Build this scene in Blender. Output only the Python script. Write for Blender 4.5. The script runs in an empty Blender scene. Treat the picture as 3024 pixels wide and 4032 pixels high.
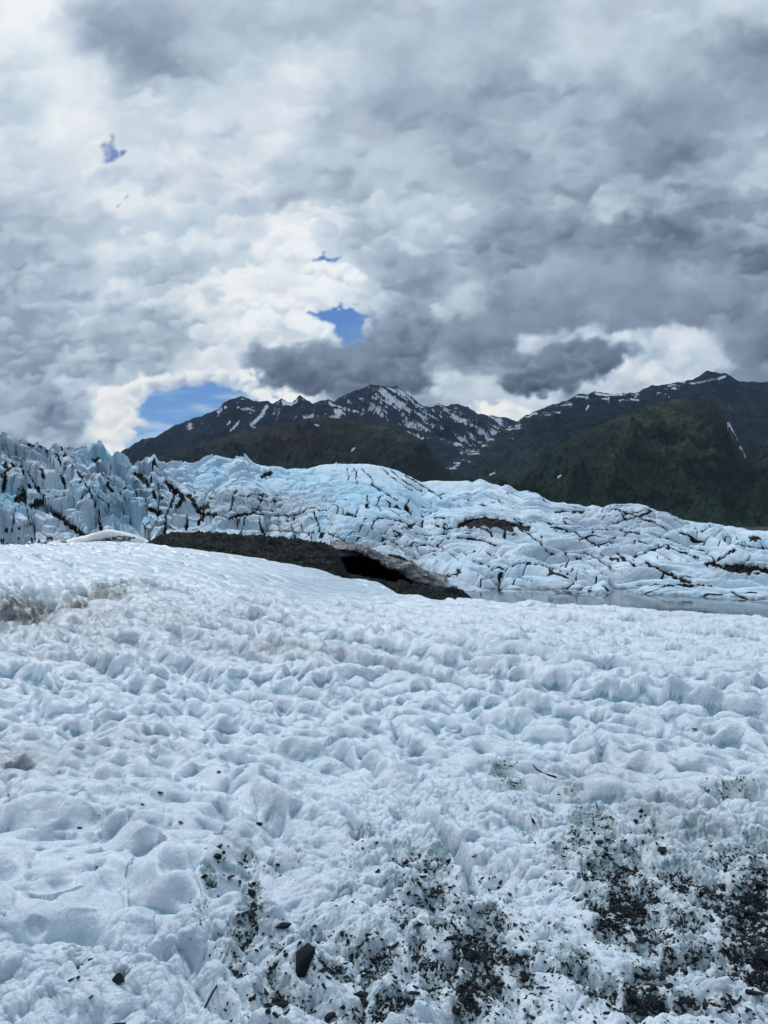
import bpy, bmesh, math, random
import numpy as np
from mathutils import Vector, Matrix

random.seed(7)
RNG = np.random.default_rng(11)
F = np.float32
EYE = 1.6          # eye height above the ice underfoot
HZ = 2060.0        # photo row of the horizon (3024 x 4032 photograph)
FPX = 3024.0       # focal length in photo pixels
WATER = -8.4

# ------------------------------------------------------------------ camera, world, sun, exposure
sc = bpy.context.scene
COL = sc.collection
cam = bpy.data.cameras.new("camera")
cam.sensor_fit = 'VERTICAL'
cam.sensor_height = 36.0
cam.lens = 36.0 * FPX / 4032.0
cam.shift_y = (HZ - 2016.0) / 4032.0
cam.clip_start = 0.1
cam.clip_end = 90000
camo = bpy.data.objects.new("camera", cam)
camo.location = (0, 0, EYE)
camo.rotation_euler = (math.radians(90), 0, 0)
COL.objects.link(camo)
sc.camera = camo

SUN_EL, SUN_AZ = math.radians(50), math.radians(-44)      # azimuth from +Y, negative is left
world = bpy.data.worlds.new("World")
sc.world = world
world.use_nodes = True
wn = world.node_tree
bg = wn.nodes["Background"]
skyt = wn.nodes.new("ShaderNodeTexSky")
skyt.sky_type = 'NISHITA'
skyt.sun_disc = False
skyt.sun_elevation = SUN_EL
skyt.sun_rotation = SUN_AZ
wn.links.new(skyt.outputs[0], bg.inputs[0])
bg.inputs[1].default_value = 0.12
try:
    world.cycles.sampling_method = 'NONE'
except Exception:
    pass
sun = bpy.data.lights.new("sun", 'SUN')
sun.energy = 1.65
sun.angle = math.radians(10)
sun.color = (1.0, 0.98, 0.955)
suno = bpy.data.objects.new("sun", sun)
sdir = Vector((math.sin(SUN_AZ) * math.cos(SUN_EL), math.cos(SUN_AZ) * math.cos(SUN_EL), math.sin(SUN_EL)))
suno.rotation_euler = sdir.to_track_quat('Z', 'Y').to_euler()
suno.location = (0, 0, 60)
COL.objects.link(suno)
sc.view_settings.view_transform = 'Standard'
sc.view_settings.look = 'None'
sc.view_settings.gamma = 1.0
sc.view_settings.exposure = 0.0
sc.cycles.use_denoising = True
sc.cycles.max_bounces = 6
sc.cycles.diffuse_bounces = 4
sc.cycles.glossy_bounces = 3
sc.cycles.transmission_bounces = 2
sc.cycles.volume_bounces = 0
sc.cycles.transparent_max_bounces = 4
sc.cycles.caustics_reflective = False
sc.cycles.caustics_refractive = False

# ------------------------------------------------------------------ noise library
_r = np.random.default_rng(1234)
PERM = _r.permutation(1024).astype(np.int32)
PERM2 = np.concatenate([PERM, PERM])
_a = _r.random(1024) * 2 * np.pi
GX, GY = np.cos(_a).astype(F), np.sin(_a).astype(F)
VX, VY = _r.random(1024).astype(F), _r.random(1024).astype(F)

def _h(i, j, seed):
    return PERM2[(PERM2[(i + seed * 37) & 1023] + j + seed * 11) & 1023]

def perlin(x, y, seed=0):
    x = np.asarray(x, F); y = np.asarray(y, F)
    xi = np.floor(x); yi = np.floor(y)
    fx = x - xi; fy = y - yi
    xi = xi.astype(np.int32); yi = yi.astype(np.int32)
    u = fx * fx * fx * (fx * (fx * 6 - 15) + 10)
    v = fy * fy * fy * (fy * (fy * 6 - 15) + 10)
    def g(a, b, dx, dy):
        h = _h(xi + a, yi + b, seed)
        return GX[h] * dx + GY[h] * dy
    n0 = g(0, 0, fx, fy); n1 = g(1, 0, fx - 1, fy)
    n2 = g(0, 1, fx, fy - 1); n3 = g(1, 1, fx - 1, fy - 1)
    a = n0 + u * (n1 - n0); b = n2 + u * (n3 - n2)
    return (a + v * (b - a)) * F(1.5)

def fbm(x, y, o=5, seed=0, gain=0.5, lac=2.03):
    t = 0; a = 1.0; n = 0
    for k in range(o):
        t = t + a * perlin(x, y, seed + k); n += a
        x = x * F(lac) + F(3.7); y = y * F(lac) - F(1.9); a *= gain
    return t / F(n)

def billow(x, y, o=4, seed=0, gain=0.5):
    t = 0; a = 1.0; n = 0
    for k in range(o):
        t = t + a * np.abs(perlin(x, y, seed + k)); n += a
        x = x * F(2.07) + F(5.1); y = y * F(2.07) + F(1.3); a *= gain
    return t / F(n)

def ridged(x, y, o=6, seed=0, gain=0.5):
    t = 0; a = 1.0; w = 1.0; n = 0
    for k in range(o):
        s = 1 - np.abs(perlin(x, y, seed + k)) * F(1.6)
        s = np.clip(s, 0, 1) ** 2
        t = t + a * s * w; n += a
        w = np.clip(s * 1.8, 0, 1)
        x = x * F(2.1) + F(2.2); y = y * F(2.1) - F(4.4); a *= gain
    return t / F(n)

def worley(x, y, seed=0, jit=0.9):
    """returns F1, F2, id, dx, dy (vector to nearest point)"""
    x = np.asarray(x, F); y = np.asarray(y, F)
    xi = np.floor(x).astype(np.int32); yi = np.floor(y).astype(np.int32)
    f1 = np.full(x.shape, 9, F); f2 = np.full(x.shape, 9, F)
    idd = np.zeros(x.shape, np.int32); bx = np.zeros(x.shape, F); by = np.zeros(x.shape, F)
    for a in (-1, 0, 1):
        for b in (-1, 0, 1):
            h = _h(xi + a, yi + b, seed)
            dx = (xi + a) + F(.5) + (VX[h] - F(.5)) * F(jit) - x
            dy = (yi + b) + F(.5) + (VY[h] - F(.5)) * F(jit) - y
            d = dx * dx + dy * dy
            n = d < f1
            f2 = np.where(n, f1, np.minimum(f2, d))
            f1 = np.where(n, d, f1)
            idd = np.where(n, h, idd); bx = np.where(n, dx, bx); by = np.where(n, dy, by)
    return np.sqrt(f1), np.sqrt(f2), idd, bx, by

def sm(a, b, x):
    t = np.clip((x - a) / (b - a), 0, 1)
    return t * t * (3 - 2 * t)

def blur(a, n, axis):
    if n < 1: return a
    k = np.hanning(2 * n + 3)[1:-1]; k /= k.sum()
    p = [(0, 0)] * a.ndim; p[axis] = (n, n)
    b = np.pad(a, p, mode='edge')
    out = np.zeros_like(a)
    L = a.shape[axis]
    for i, w in enumerate(k):
        sl = [slice(None)] * a.ndim; sl[axis] = slice(i, i + L)
        out += (w * b[tuple(sl)]).astype(a.dtype)
    return out

def polyd(px, py, pts, margin):
    """distance (photo px) to a polyline, large where outside its box"""
    d = np.full(px.shape, 1e3, F)
    P = np.array(pts, float)
    x0, y0 = P.min(0) - margin; x1, y1 = P.max(0) + margin
    m = (px > x0) & (px < x1) & (py > y0) & (py < y1)
    if not m.any(): return d
    qx = px[m]; qy = py[m]; dd = np.full(qx.shape, 1e3, F)
    for (ax, ay), (bx, by) in zip(P[:-1], P[1:]):
        vx, vy = bx - ax, by - ay; L = vx * vx + vy * vy + 1e-6
        t = np.clip(((qx - ax) * vx + (qy - ay) * vy) / L, 0, 1)
        dd = np.minimum(dd, np.hypot(qx - ax - t * vx, qy - ay - t * vy))
    d[m] = dd
    return d

# ------------------------------------------------------------------ mesh helpers
def tag(o, label=None, cat=None, group=None, kind=None):
    if label: o['label'] = label
    if cat: o['category'] = cat
    if group: o['group'] = group
    if kind: o['kind'] = kind
    return o

def grid_object(name, X, Y, Z, mat, attrs=None, smooth=True, flip=False, cyclic=False, keep=None, colors=None):
    R, C = X.shape
    me = bpy.data.meshes.new(name)
    co = np.stack([X, Y, Z], -1).reshape(-1, 3).astype(F)
    me.vertices.add(R * C)
    me.vertices.foreach_set('co', co.ravel())
    i = np.arange(R * C, dtype=np.int32).reshape(R, C)
    a, b, c, d = i[:-1, :-1], i[:-1, 1:], i[1:, 1:], i[1:, :-1]
    q = np.stack([a, b, c, d] if not flip else [a, d, c, b], -1).reshape(-1, 4)
    if keep is not None: q = q[keep.ravel()]
    n = len(q)
    me.loops.add(n * 4)
    me.loops.foreach_set('vertex_index', q.ravel())
    me.polygons.add(n)
    me.polygons.foreach_set('loop_start', np.arange(0, n * 4, 4, dtype=np.int32))
    me.update(calc_edges=True)
    if smooth: me.polygons.foreach_set('use_smooth', np.ones(n, bool))
    for k, v in (attrs or {}).items():
        at = me.attributes.new(k, 'FLOAT', 'POINT')
        at.data.foreach_set('value', v.astype(F).ravel())
    for k, v in (colors or {}).items():
        at = me.attributes.new(k, 'FLOAT_COLOR', 'POINT')
        at.data.foreach_set('color', v.astype(F).ravel())
    me.materials.append(mat)
    o = bpy.data.objects.new(name, me)
    COL.objects.link(o)
    return o

class NT:
    """small node-tree writer"""
    def __init__(self, name, rough=0.6, spec=0.3):
        self.m = bpy.data.materials.new(name); self.m.use_nodes = True
        self.t = self.m.node_tree; self.b = self.t.nodes['Principled BSDF']
        self.b.inputs['Roughness'].default_value = rough
        self.b.inputs['Specular IOR Level'].default_value = spec
    def n(self, kind, **kw):
        x = self.t.nodes.new(kind)
        for k, v in kw.items(): setattr(x, k, v)
        return x
    def l(self, a, b): self.t.links.new(a, b)
    def attr(self, name):
        x = self.n('ShaderNodeAttribute'); x.attribute_name = name; return x.outputs['Fac']
    def noise(self, scale, detail=4, rough=0.55, vec=None, dist=0.0, stretch=None):
        x = self.n('ShaderNodeTexNoise'); x.inputs['Scale'].default_value = scale
        x.inputs['Detail'].default_value = detail; x.inputs['Roughness'].default_value = rough
        x.inputs['Distortion'].default_value = dist
        if vec is None: vec = self.pos(stretch)
        self.l(vec, x.inputs['Vector']); return x.outputs['Fac']
    def pos(self, stretch=None):
        g = self.n('ShaderNodeTexCoord').outputs['Object']
        if stretch:
            m = self.n('ShaderNodeMapping'); m.inputs['Scale'].default_value = stretch
            self.l(g, m.inputs['Vector']); g = m.outputs[0]
        return g
    def math(self, op, a, b=None, clamp=False):
        x = self.n('ShaderNodeMath', operation=op, use_clamp=clamp)
        for i, v in enumerate((a, b)):
            if v is None: continue
            if isinstance(v, (int, float)): x.inputs[i].default_value = v
            else: self.l(v, x.inputs[i])
        return x.outputs[0]
    def ramp(self, v, a, b, lo=0.0, hi=1.0):
        x = self.n('ShaderNodeMapRange', interpolation_type='SMOOTHSTEP')
        x.inputs['From Min'].default_value = a; x.inputs['From Max'].default_value = b
        x.inputs['To Min'].default_value = lo; x.inputs['To Max'].default_value = hi
        self.l(v, x.inputs['Value']); return x.outputs[0]
    def mix(self, f, a, b):
        x = self.n('ShaderNodeMix', data_type='RGBA')
        if isinstance(f, (int, float)): x.inputs[0].default_value = f
        else: self.l(f, x.inputs[0])
        for i, v in ((6, a), (7, b)):
            if isinstance(v, tuple): x.inputs[i].default_value = (*v, 1)
            else: self.l(v, x.inputs[i])
        return x.outputs[2]
    def color(self, c):
        if isinstance(c, tuple): self.b.inputs['Base Color'].default_value = (*c, 1)
        else: self.l(c, self.b.inputs['Base Color'])
    def bump(self, h, dist, strength=1.0, chain=None):
        x = self.n('ShaderNodeBump'); x.inputs['Distance'].default_value = dist
        x.inputs['Strength'].default_value = strength
        self.l(h, x.inputs['Height'])
        if chain is not None: self.l(chain, x.inputs['Normal'])
        return x.outputs[0]
    def normal(self, n): self.l(n, self.b.inputs['Normal'])

def srgb(r, g, b):
    c = np.array([r, g, b], float) / 255
    return tuple(np.where(c <= .04045, c / 12.92, ((c + .055) / 1.055) ** 2.4))

# ------------------------------------------------------------------ SKY: closed cloud deck with gaps, laid out by direction
def sky_color(px, py):
    # broad light and dark of the deck (0 dark .. 1 white)
    pts = [(60,60,.86),(230,260,.86),(500,120,.58),(640,260,.60),(1000,120,.70),(1150,330,.80),(1500,150,.66),(1800,120,.68),(2150,60,.68),
        (2300,180,.80),(2350,380,.58),(2600,60,.72),(2900,20,.76),(2950,190,.50),(2700,330,.66),(2950,370,.60),(2700,440,.54),(1650,440,.56),(1900,330,.60),(1350,500,.70),
        (100,500,.72),(300,500,.84),(60,620,.80),(500,700,.80),(800,620,.76),(750,420,.78),(1100,600,.76),(1500,620,.66),(2000,620,.60),(2400,600,.64),(2850,600,.60),(2980,620,.70),
        (2700,560,.50),(80,900,.66),(420,820,.84),(700,760,.74),(900,900,.68),(1250,750,.68),(1700,900,.76),(1400,930,.66),(2200,800,.56),(2700,800,.48),(2950,880,.54),(2450,750,.66),
        (150,1080,.66),(450,1030,.74),(800,950,.82),(1150,980,.90),(1350,1060,.90),(700,1100,.70),(1550,1100,.58),(1620,920,.82),(1950,1000,.48),(2150,1100,.66),(2050,1130,.60),(2300,950,.44),
        (2600,1050,.42),(2900,1050,.46),(2400,1180,.40),(2800,1200,.42),(2700,1330,.74),(2950,1350,.46),(2450,1310,.52),(2300,1330,.62),(150,1250,.66),(450,1250,.72),(800,1240,.82),(1050,1180,.84),(1150,1270,.84),
        (1650,1250,.48),(1800,1150,.62),(1720,1200,.68),(1900,1300,.40),(2100,1250,.42),(100,1450,.56),(300,1400,.60),(600,1380,.66),(850,1420,.72),(850,1500,.80),(200,1600,.50),(60,1650,.72),(420,1560,.92),(460,1650,.96),
        (300,1700,.66),(100,1780,.62),(500,1750,.94),(1050,1520,.94),(1060,1560,.96),(1350,1500,.5),(1700,1500,.6),(1800,1480,.76),(1950,1560,.74),(2030,1600,.92),(2200,1520,.60),(2500,1480,.78),(2650,1450,.78),
        (2900,1450,.50),(2780,1400,.74),(2550,1350,.76),(2000,1400,.46),(1960,1500,.72),(1600,1560,.56),(2020,1640,.94)]
    w0 = fbm(px / 520, py / 400, 2, 3); w1 = fbm(px / 520, py / 400, 2, 9)
    v0 = fbm(px / 170, py / 120, 4, 13, .46); v1 = fbm(px / 170, py / 120, 4, 19, .46)
    def field(x, y):
        num = np.full(np.shape(x), .70 * .02, F); den = np.full(np.shape(x), .02, F)
        for a, b, v in pts:
            d2 = ((x - a) / 120) ** 2 + ((y - b) / 84) ** 2
            w = np.exp(-d2) + np.exp(-d2 / 6) * F(.02)
            num += w * v; den += w
        return .66 + (num / den - .66) * 1.10 - .005
    L = field(px + w0 * 120 + v0 * 130, py + w1 * 80 + v1 * 90).astype(F)
    g = np.zeros_like(L)
    H, W = L.shape
    gx0, gy0 = px[0, 0], py[0, 0]; st = px[0, 1] - px[0, 0]
    # shared ragged displacement of every puff's outline
    r0 = fbm(px / 90, py / 70, 5, 171, .55); r1 = fbm(px / 90, py / 70, 5, 176, .55)
    rr = np.random.default_rng(3)
    def puff(x, y, rx, ry, lum, alpha, hard, grad, clear=1.0, rag=1.0):
        m = 1.5
        i0 = int(max(0, (y - ry * m - gy0) / st)); i1 = int(min(H, (y + ry * m - gy0) / st + 1))
        j0 = int(max(0, (x - rx * m - gx0) / st)); j1 = int(min(W, (x + rx * m - gx0) / st + 1))
        if i1 <= i0 or j1 <= j0: return
        sl = (slice(i0, i1), slice(j0, j1))
        k = min(rx, 90) * .75 * rag
        ux = (px[sl] + r0[sl] * k - x) / rx; uy = (py[sl] + r1[sl] * k - y) / ry
        d = np.sqrt(ux * ux + uy * uy)
        al = sm(1.05, hard, d) * alpha
        lp = lum + grad * (-.45 * ux - .9 * uy)
        L[sl] += (lp - L[sl]) * al
        if clear: g[sl] *= 1 - al * clear
    def scatter(n, r_lo, r_hi, alpha, jit, grad, hard, box=(-100, 3124, -100, 2000)):
        for _ in range(n):
            x = rr.uniform(box[0], box[1]); y = rr.uniform(box[2], box[3])
            r = rr.uniform(r_lo, r_hi); lowk = min(1, max(0, (y - 200) / 1000))
            b = float(field(x, y)) + rr.normal() * jit
            asp = .42 + .25 * rr.random()
            puff(x, y, r * (1.25 - .25 * lowk), r * asp * (1.25 - .25 * lowk), b, alpha * (.45 + .55 * lowk), hard * (.3 + .7 * lowk), grad * (.5 + .5 * lowk))
    scatter(120, 240, 400, .55, .085, .10, .2)
    scatter(330, 120, 230, .60, .09, .17, .34)
    scatter(620, 55, 120, .60, .075, .19, .42)
    scatter(760, 28, 62, .48, .06, .16, .48, (-100, 3124, 450, 2000))
    # openings to the blue, then bright puffs crowding their rims
    def hole(blobs, s=1.0, amt=1.0):
        for x, y, rx, ry in blobs:
            d = np.sqrt(((px + r0 * 60 - x) / rx) ** 2 + ((py + r1 * 50 - y) / ry) ** 2)
            g[:] = np.maximum(g, sm(1.06, 1 - .22 * s, d) * amt)
    hole([(740,1625,270,138),(600,1680,150,150),(850,1565,180,92),(540,1740,90,140),(920,1610,180,90)])
    hole([(1400,1285,84,72),(1378,1350,40,40),(1280,1242,90,26),(1340,1228,84,32)], .8)
    hole([(1272,1008,70,17)], 2.5, 1); hole([(438,600,44,50),(492,600,34,24)], 3, .8); hole([(430,560,20,20),(475,790,9,16)], 3, .5)
    def line_puffs(P, n, r_lo, r_hi, lum, alpha, hard, grad, spread):
        P = np.array(P, float)
        for _ in range(n):
            k = rr.integers(len(P) - 1); t = rr.random(); x, y = P[k] * (1 - t) + P[k + 1] * t
            r = rr.uniform(r_lo, r_hi)
            puff(x + rr.normal() * spread, y + rr.normal() * spread * .7, r, r * rr.uniform(.6, .85), lum + rr.normal() * .05, alpha, hard, grad)
    line_puffs([(450,1800),(480,1720),(495,1660),(475,1610),(505,1550),(590,1515)], 80, 18, 52, .88, .7, .55, .20, 16)
    line_puffs([(440,1640),(420,1560),(480,1700),(400,1720)], 40, 30, 80, .88, .5, .3, .20, 26)
    line_puffs([(590,1508),(700,1488),(820,1482),(930,1496),(1010,1545)], 70, 16, 46, .78, .7, .5, .2, 11)
    line_puffs([(1030,1555),(1090,1560),(1100,1600)], 26, 22, 50, .93, .7, .5, .10, 10)
    line_puffs([(1060,1170),(1150,1245),(1230,1300),(1285,1318)], 60, 20, 56, .86, .6, .45, .2, 17)
    line_puffs([(1200,1050),(1300,1062),(1400,1095),(1340,1070)], 44, 16, 46, .88, .6, .45, .2, 14)
    line_puffs([(1440,1260),(1450,1330)], 10, 16, 30, .80, .6, .5, .08, 6)
    # torn low cumulus masses standing in front, lit on their upper edges
    def mass(blobs, n, r_lo, r_hi, lum, alpha, hard, grad):
        B = np.array(blobs, float); pr = B[:, 2] * B[:, 3]; pr /= pr.sum()
        items = []
        for _ in range(n):
            x, y, rx, ry = B[rr.choice(len(B), p=pr)]
            a = rr.random() * 6.283; q = math.sqrt(rr.random()) * .95
            items.append((x + math.cos(a) * q * rx, y + math.sin(a) * q * ry, rr.uniform(r_lo, r_hi)))
        items.sort(key=lambda t: t[1] + rr.normal() * 60)
        for x, y, r in items:
            puff(x, y, r, r * rr.uniform(.6, .85), lum + rr.normal() * .035 + (1430 - y) / 3500, alpha, hard, grad, rag=1.1)
    mass([(1700,1300,220,130),(1900,1380,200,130),(2100,1260,330,110),(2500,1140,420,120),(2800,1180,330,90),(1950,1150,180,80),(2930,1400,90,150)], 110, 80, 200, .45, .42, .2, .13)
    line_puffs([(2560,1330),(2700,1350),(2780,1400),(2640,1400)], 40, 40, 90, .80, .45, .3, .10, 30)
    line_puffs([(1800,1140),(1880,1180),(1760,1190)], 26, 30, 80, .66, .5, .3, .12, 26)
    line_puffs([(1720,1180),(1760,1260),(1740,1220)], 12, 20, 50, .72, .5, .3, .10, 14)
    line_puffs([(1780,1470),(1740,1530),(1930,1510),(1960,1540)], 34, 24, 60, .76, .5, .3, .10, 24)
    mass([(1060,1420,70,60),(1160,1460,130,85),(1320,1470,180,80),(1480,1480,190,80),(1560,1400,130,110),(1590,1310,80,80),(1480,1360,60,50),(1250,1400,80,50)], 150, 34, 100, .43, .6, .40, .15)
    line_puffs([(2060,1370),(2180,1330),(2330,1320),(2440,1330),(2520,1370),(2500,1430),(2400,1480),(2300,1530)], 70, 26, 60, .78, .5, .3, .14, 20)
    mass([(2070,1500,90,40),(2150,1460,110,60),(2270,1430,120,72),(2370,1415,70,50),(2445,1405,36,40),(2466,1368,24,26),(2290,1368,70,26),(2170,1520,110,24)], 120, 22, 66, .40, .6, .35, .13)
    low = sm(300, 1150, py)
    L = L + fbm(px / 60, py / 42, 4, 61, .5) * .022 * low + fbm(px / 140, py / 100, 4, 65, .5) * .03
    L = L + fbm(px / 300 + py / 500, py / 460 - px / 600, 4, 71) * .08 * (1 - low)
    L = .64 + (L - .64) * 1.22 + .01
    L = np.clip(L, .2, 1.02)
    ramp = np.array([srgb(58, 69, 84), srgb(104, 118, 136), srgb(144, 160, 179), srgb(190, 206, 220), srgb(241, 245, 248), srgb(252, 252, 252)])
    k = np.array([.2, .38, .55, .75, .97, 1.1])
    C = np.stack([np.interp(L, k, ramp[:, i]) for i in range(3)], -1)
    tint = fbm(px / 300, py / 220, 4, 141)
    C[..., 0] *= 1 + tint * .07; C[..., 2] *= 1 + .03 * fbm(px / 500, py / 300, 3, 145)
    warm = sm(1350, 1700, py) * sm(.78, .95, L)
    C[..., 2] *= 1 - .07 * warm; C[..., 0] *= 1 + .03 * warm
    e = np.clip((1850 - py) / 1500, 0, 1)
    hi = np.array(srgb(40, 92, 176)); lo = np.array(srgb(138, 188, 236))
    wisp = sm(.0, .5, fbm(px / 300 + py / 500, py / 50, 5, 151) + .12) * .45
    B = lo + (hi - lo) * (e ** .5)[..., None]
    B = B + (np.array(srgb(215, 228, 242)) - B) * (wisp * (py > 1450))[..., None]
    return C * (1 - g[..., None]) + B * g[..., None]

def build_sky():
    az = np.concatenate([np.linspace(-180, -42, 70), np.linspace(-41, 41, 900), np.linspace(42, 180, 70)])
    el = np.concatenate([np.linspace(-8, -2, 5), np.linspace(-1.5, 41, 560), np.linspace(42, 90, 60)])
    A, E = np.meshgrid(np.radians(az), np.radians(el))
    dx, dy, dz = np.sin(A) * np.cos(E), np.cos(A) * np.cos(E), np.sin(E)
    front = dy > 0.25
    sx = np.where(front, dx / np.maximum(dy, .25), np.sign(dx) * (3 + np.abs(A)))
    sy = np.where(front, dz / np.maximum(dy, .25), 2 + dz)
    px = np.clip((1512 + sx * FPX).astype(F), -2500, 5500); py = np.clip((HZ - sy * FPX).astype(F), -5000, 3000)
    gx, gy = np.meshgrid(np.arange(-200, 3230, 4, dtype=F), np.arange(-200, 2140, 4, dtype=F))
    G = sky_color(gx, gy).astype(F)
    jx = np.clip((px + 200) / 4, 0, G.shape[1] - 1.01); jy = np.clip((py + 200) / 4, 0, G.shape[0] - 1.01)
    a, b = jx.astype(int), jy.astype(int); fa, fb = (jx - a)[..., None], (jy - b)[..., None]
    C = (G[b, a] * (1 - fa) + G[b, a + 1] * fa) * (1 - fb) + (G[b + 1, a] * (1 - fa) + G[b + 1, a + 1] * fa) * fb
    # outside the photograph's view: unseen deck, made brighter overhead and darker behind to shape the light
    back = sm(.3, -.6, dy) * sm(.85, .3, dz)
    out = np.clip(.64 + fbm(dx * 3, dy * 3 + dz, 4, 5) * .15 + .26 * sm(.5, .85, dz) - .46 * back - .16 * sm(.75, .2, dy) * sm(.8, .3, dz), .12, 1)
    wgt = np.clip(np.maximum(np.maximum(-px, px - 3024) / 600, -py / 600), 0, 1)
    OC = np.stack([np.interp(out, [.2, .55, .75, 1.0], [srgb(*c)[i] for c in ((60, 73, 90), (143, 161, 184), (186, 205, 224), (240, 248, 255))]) for i in range(3)], -1)
    OC *= (1 + .55 * sm(.52, .85, dz))[..., None]
    C = C * (1 - wgt[..., None]) + OC * wgt[..., None]
    # unseen gap cut in the deck to let the sun lamp through (out of the photograph, high left)
    R = 26000.0
    fc = np.stack([(a[:-1, :-1] + a[1:, 1:]) / 2 for a in (dx, dy, dz)], -1)
    fc /= np.linalg.norm(fc, axis=-1, keepdims=True)
    keep = (fc @ np.array(sdir)) < math.cos(math.radians(15))
    C4 = np.concatenate([C, np.ones(C.shape[:2] + (1,))], -1)
    mt = bpy.data.materials.new("cloud_sky"); mt.use_nodes = True
    t = mt.node_tree; t.nodes.clear()
    em = t.nodes.new('ShaderNodeEmission'); at = t.nodes.new('ShaderNodeAttribute'); at.attribute_name = 'cloud'
    om = t.nodes.new('ShaderNodeOutputMaterial')
    t.links.new(at.outputs['Color'], em.inputs[0]); t.links.new(em.outputs[0], om.inputs[0])
    try: mt.cycles.emission_sampling = 'NONE'
    except Exception: pass
    o = grid_object("sky", dx * R, dy * R, dz * R, mt, colors={'cloud': C4}, keep=keep)
    tag(o, "grey and white broken cloud deck with small blue gaps", "sky", kind='structure')
build_sky()

# ------------------------------------------------------------------ MOUNTAINS
def px2s(px): return (np.asarray(px, float) - 1512) / FPX

def mat_rock(name, rock, rock2, green, red=0.0, fscale=0.002):
    m = NT(name, .95, .1)
    n1 = m.noise(fscale, 6, .62, stretch=(1, .5, 1.6)); n2 = m.noise(fscale * 6, 6, .6)
    c = m.mix(m.ramp(n1, .40, .60), rock, rock2)
    c = m.mix(m.ramp(m.noise(.010, 8, .7, stretch=(1, .6, 1.5)), .48, .64, 0, .7), c, tuple(v * 2.0 for v in rock2))
    veg = m.math('MULTIPLY', m.attr('veg'), m.ramp(n2, .30, .62))
    olive = m.mix(m.ramp(m.noise(.007, 8, .68, stretch=(1, .6, 1.7)), .46, .60), green, tuple(v * k for v, k in zip(green, (3.2, 2.9, 2.6))))
    c = m.mix(veg, c, olive)
    c = m.mix(m.math('MULTIPLY', m.attr('tan'), m.ramp(m.noise(.012, 7, .7), .40, .56)), c, (.078, .084, .050))
    c = m.mix(m.math('MULTIPLY', m.attr('red'), m.ramp(n2, .25, .7)), c, (.050, .024, .024))
    c = m.mix(m.attr('forest'), c, m.mix(m.ramp(m.noise(.03, 4, .7), .4, .65), (.008, .016, .013), (.017, .036, .022)))
    s = m.attr('snow')
    c = m.mix(s, c, (.62, .68, .76))
    m.color(c)
    m.normal(m.bump(m.noise(fscale * 5, 7, .62), 50, 1.0))
    return m.m

def ridge(name, label, crest, Yc, Yb, zb, mat, prof=1.25, rel=120, nscale=900, jag=6, seed=0, attrs=None, cols=900, rows=260, xr=(-300, 3350), back=.5, slant=0.0):
    cr = np.array(crest, float)
    px = np.linspace(xr[0], xr[1], cols)
    cy = np.interp(px, cr[:, 0], cr[:, 1])
    cy = cy + (fbm((px / 26).astype(F), px.astype(F) * 0, 4, seed + 50, .6) * jag)
    t = np.concatenate([np.linspace(0, 1, rows), np.linspace(1.02, 1.6, 14)])
    S, T = np.meshgrid(px2s(px), t)
    CY = np.broadcast_to(cy, S.shape)
    Yc_ = Yc + 300 * fbm((S * 6).astype(F), S.astype(F) * 0, 3, seed + 4)
    Yv = Yb + (Yc_ - Yb) * T
    zc = EYE + (HZ - CY) / FPX * Yc_
    Tc = np.clip(T, 0, 1)
    z = zb + (zc - zb) * Tc ** prof
    X = S * Yv
    wv = fbm((X / (nscale * 2)).astype(F), (Yv / (nscale * 2)).astype(F), 3, seed + 9) * .6
    u = (X + slant * (zc - z)) / nscale
    r = ridged((u + wv).astype(F), (Yv / (nscale * 1.9) + wv).astype(F), 7, seed, .55)
    r2 = fbm((X / 90).astype(F), (Yv / 130).astype(F), 5, seed + 3, .6)
    env = np.clip(T * 5, 0, 1) * np.clip((1 - Tc) * 5 + .0, 0, 1)
    hh = (r - .5) * rel * env + r2 * rel * .10 * np.clip((1 - Tc) * 12 + .25, 0, 1)
    z = z + hh
    bk = T > 1
    z = np.where(bk, zc - (T - 1) * (zc - zb) * back * 2, z)
    PY = HZ - (z - EYE) / Yv * FPX
    PX = 1512 + S * FPX
    # local gullies: concave where the relief lies below its blurred self
    cz = blur(blur(z, 6, 1), 6, 0) - z
    sl = np.abs(np.gradient(z, axis=0) / np.maximum(np.gradient(Yv, axis=0), 1))
    at = attrs(X, Yv, z, PX, PY, CY, cz, sl)
    rdg = sm(3, -7, cz)
    if 'tan' in at: at['tan'] = np.clip(at['tan'] * (.5 + .8 * rdg), 0, 1)
    if 'forest' in at: at['forest'] = np.clip(at['forest'] + sm(1, 9, cz) * .55, 0, 1)
    full = {k: at.get(k, np.zeros_like(z)) for k in ('snow', 'veg', 'tan', 'red', 'forest')}
    o = grid_object(name, X, Yv, z, mat, full)
    tag(o, label, "mountain", kind='structure')
    return o

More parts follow.
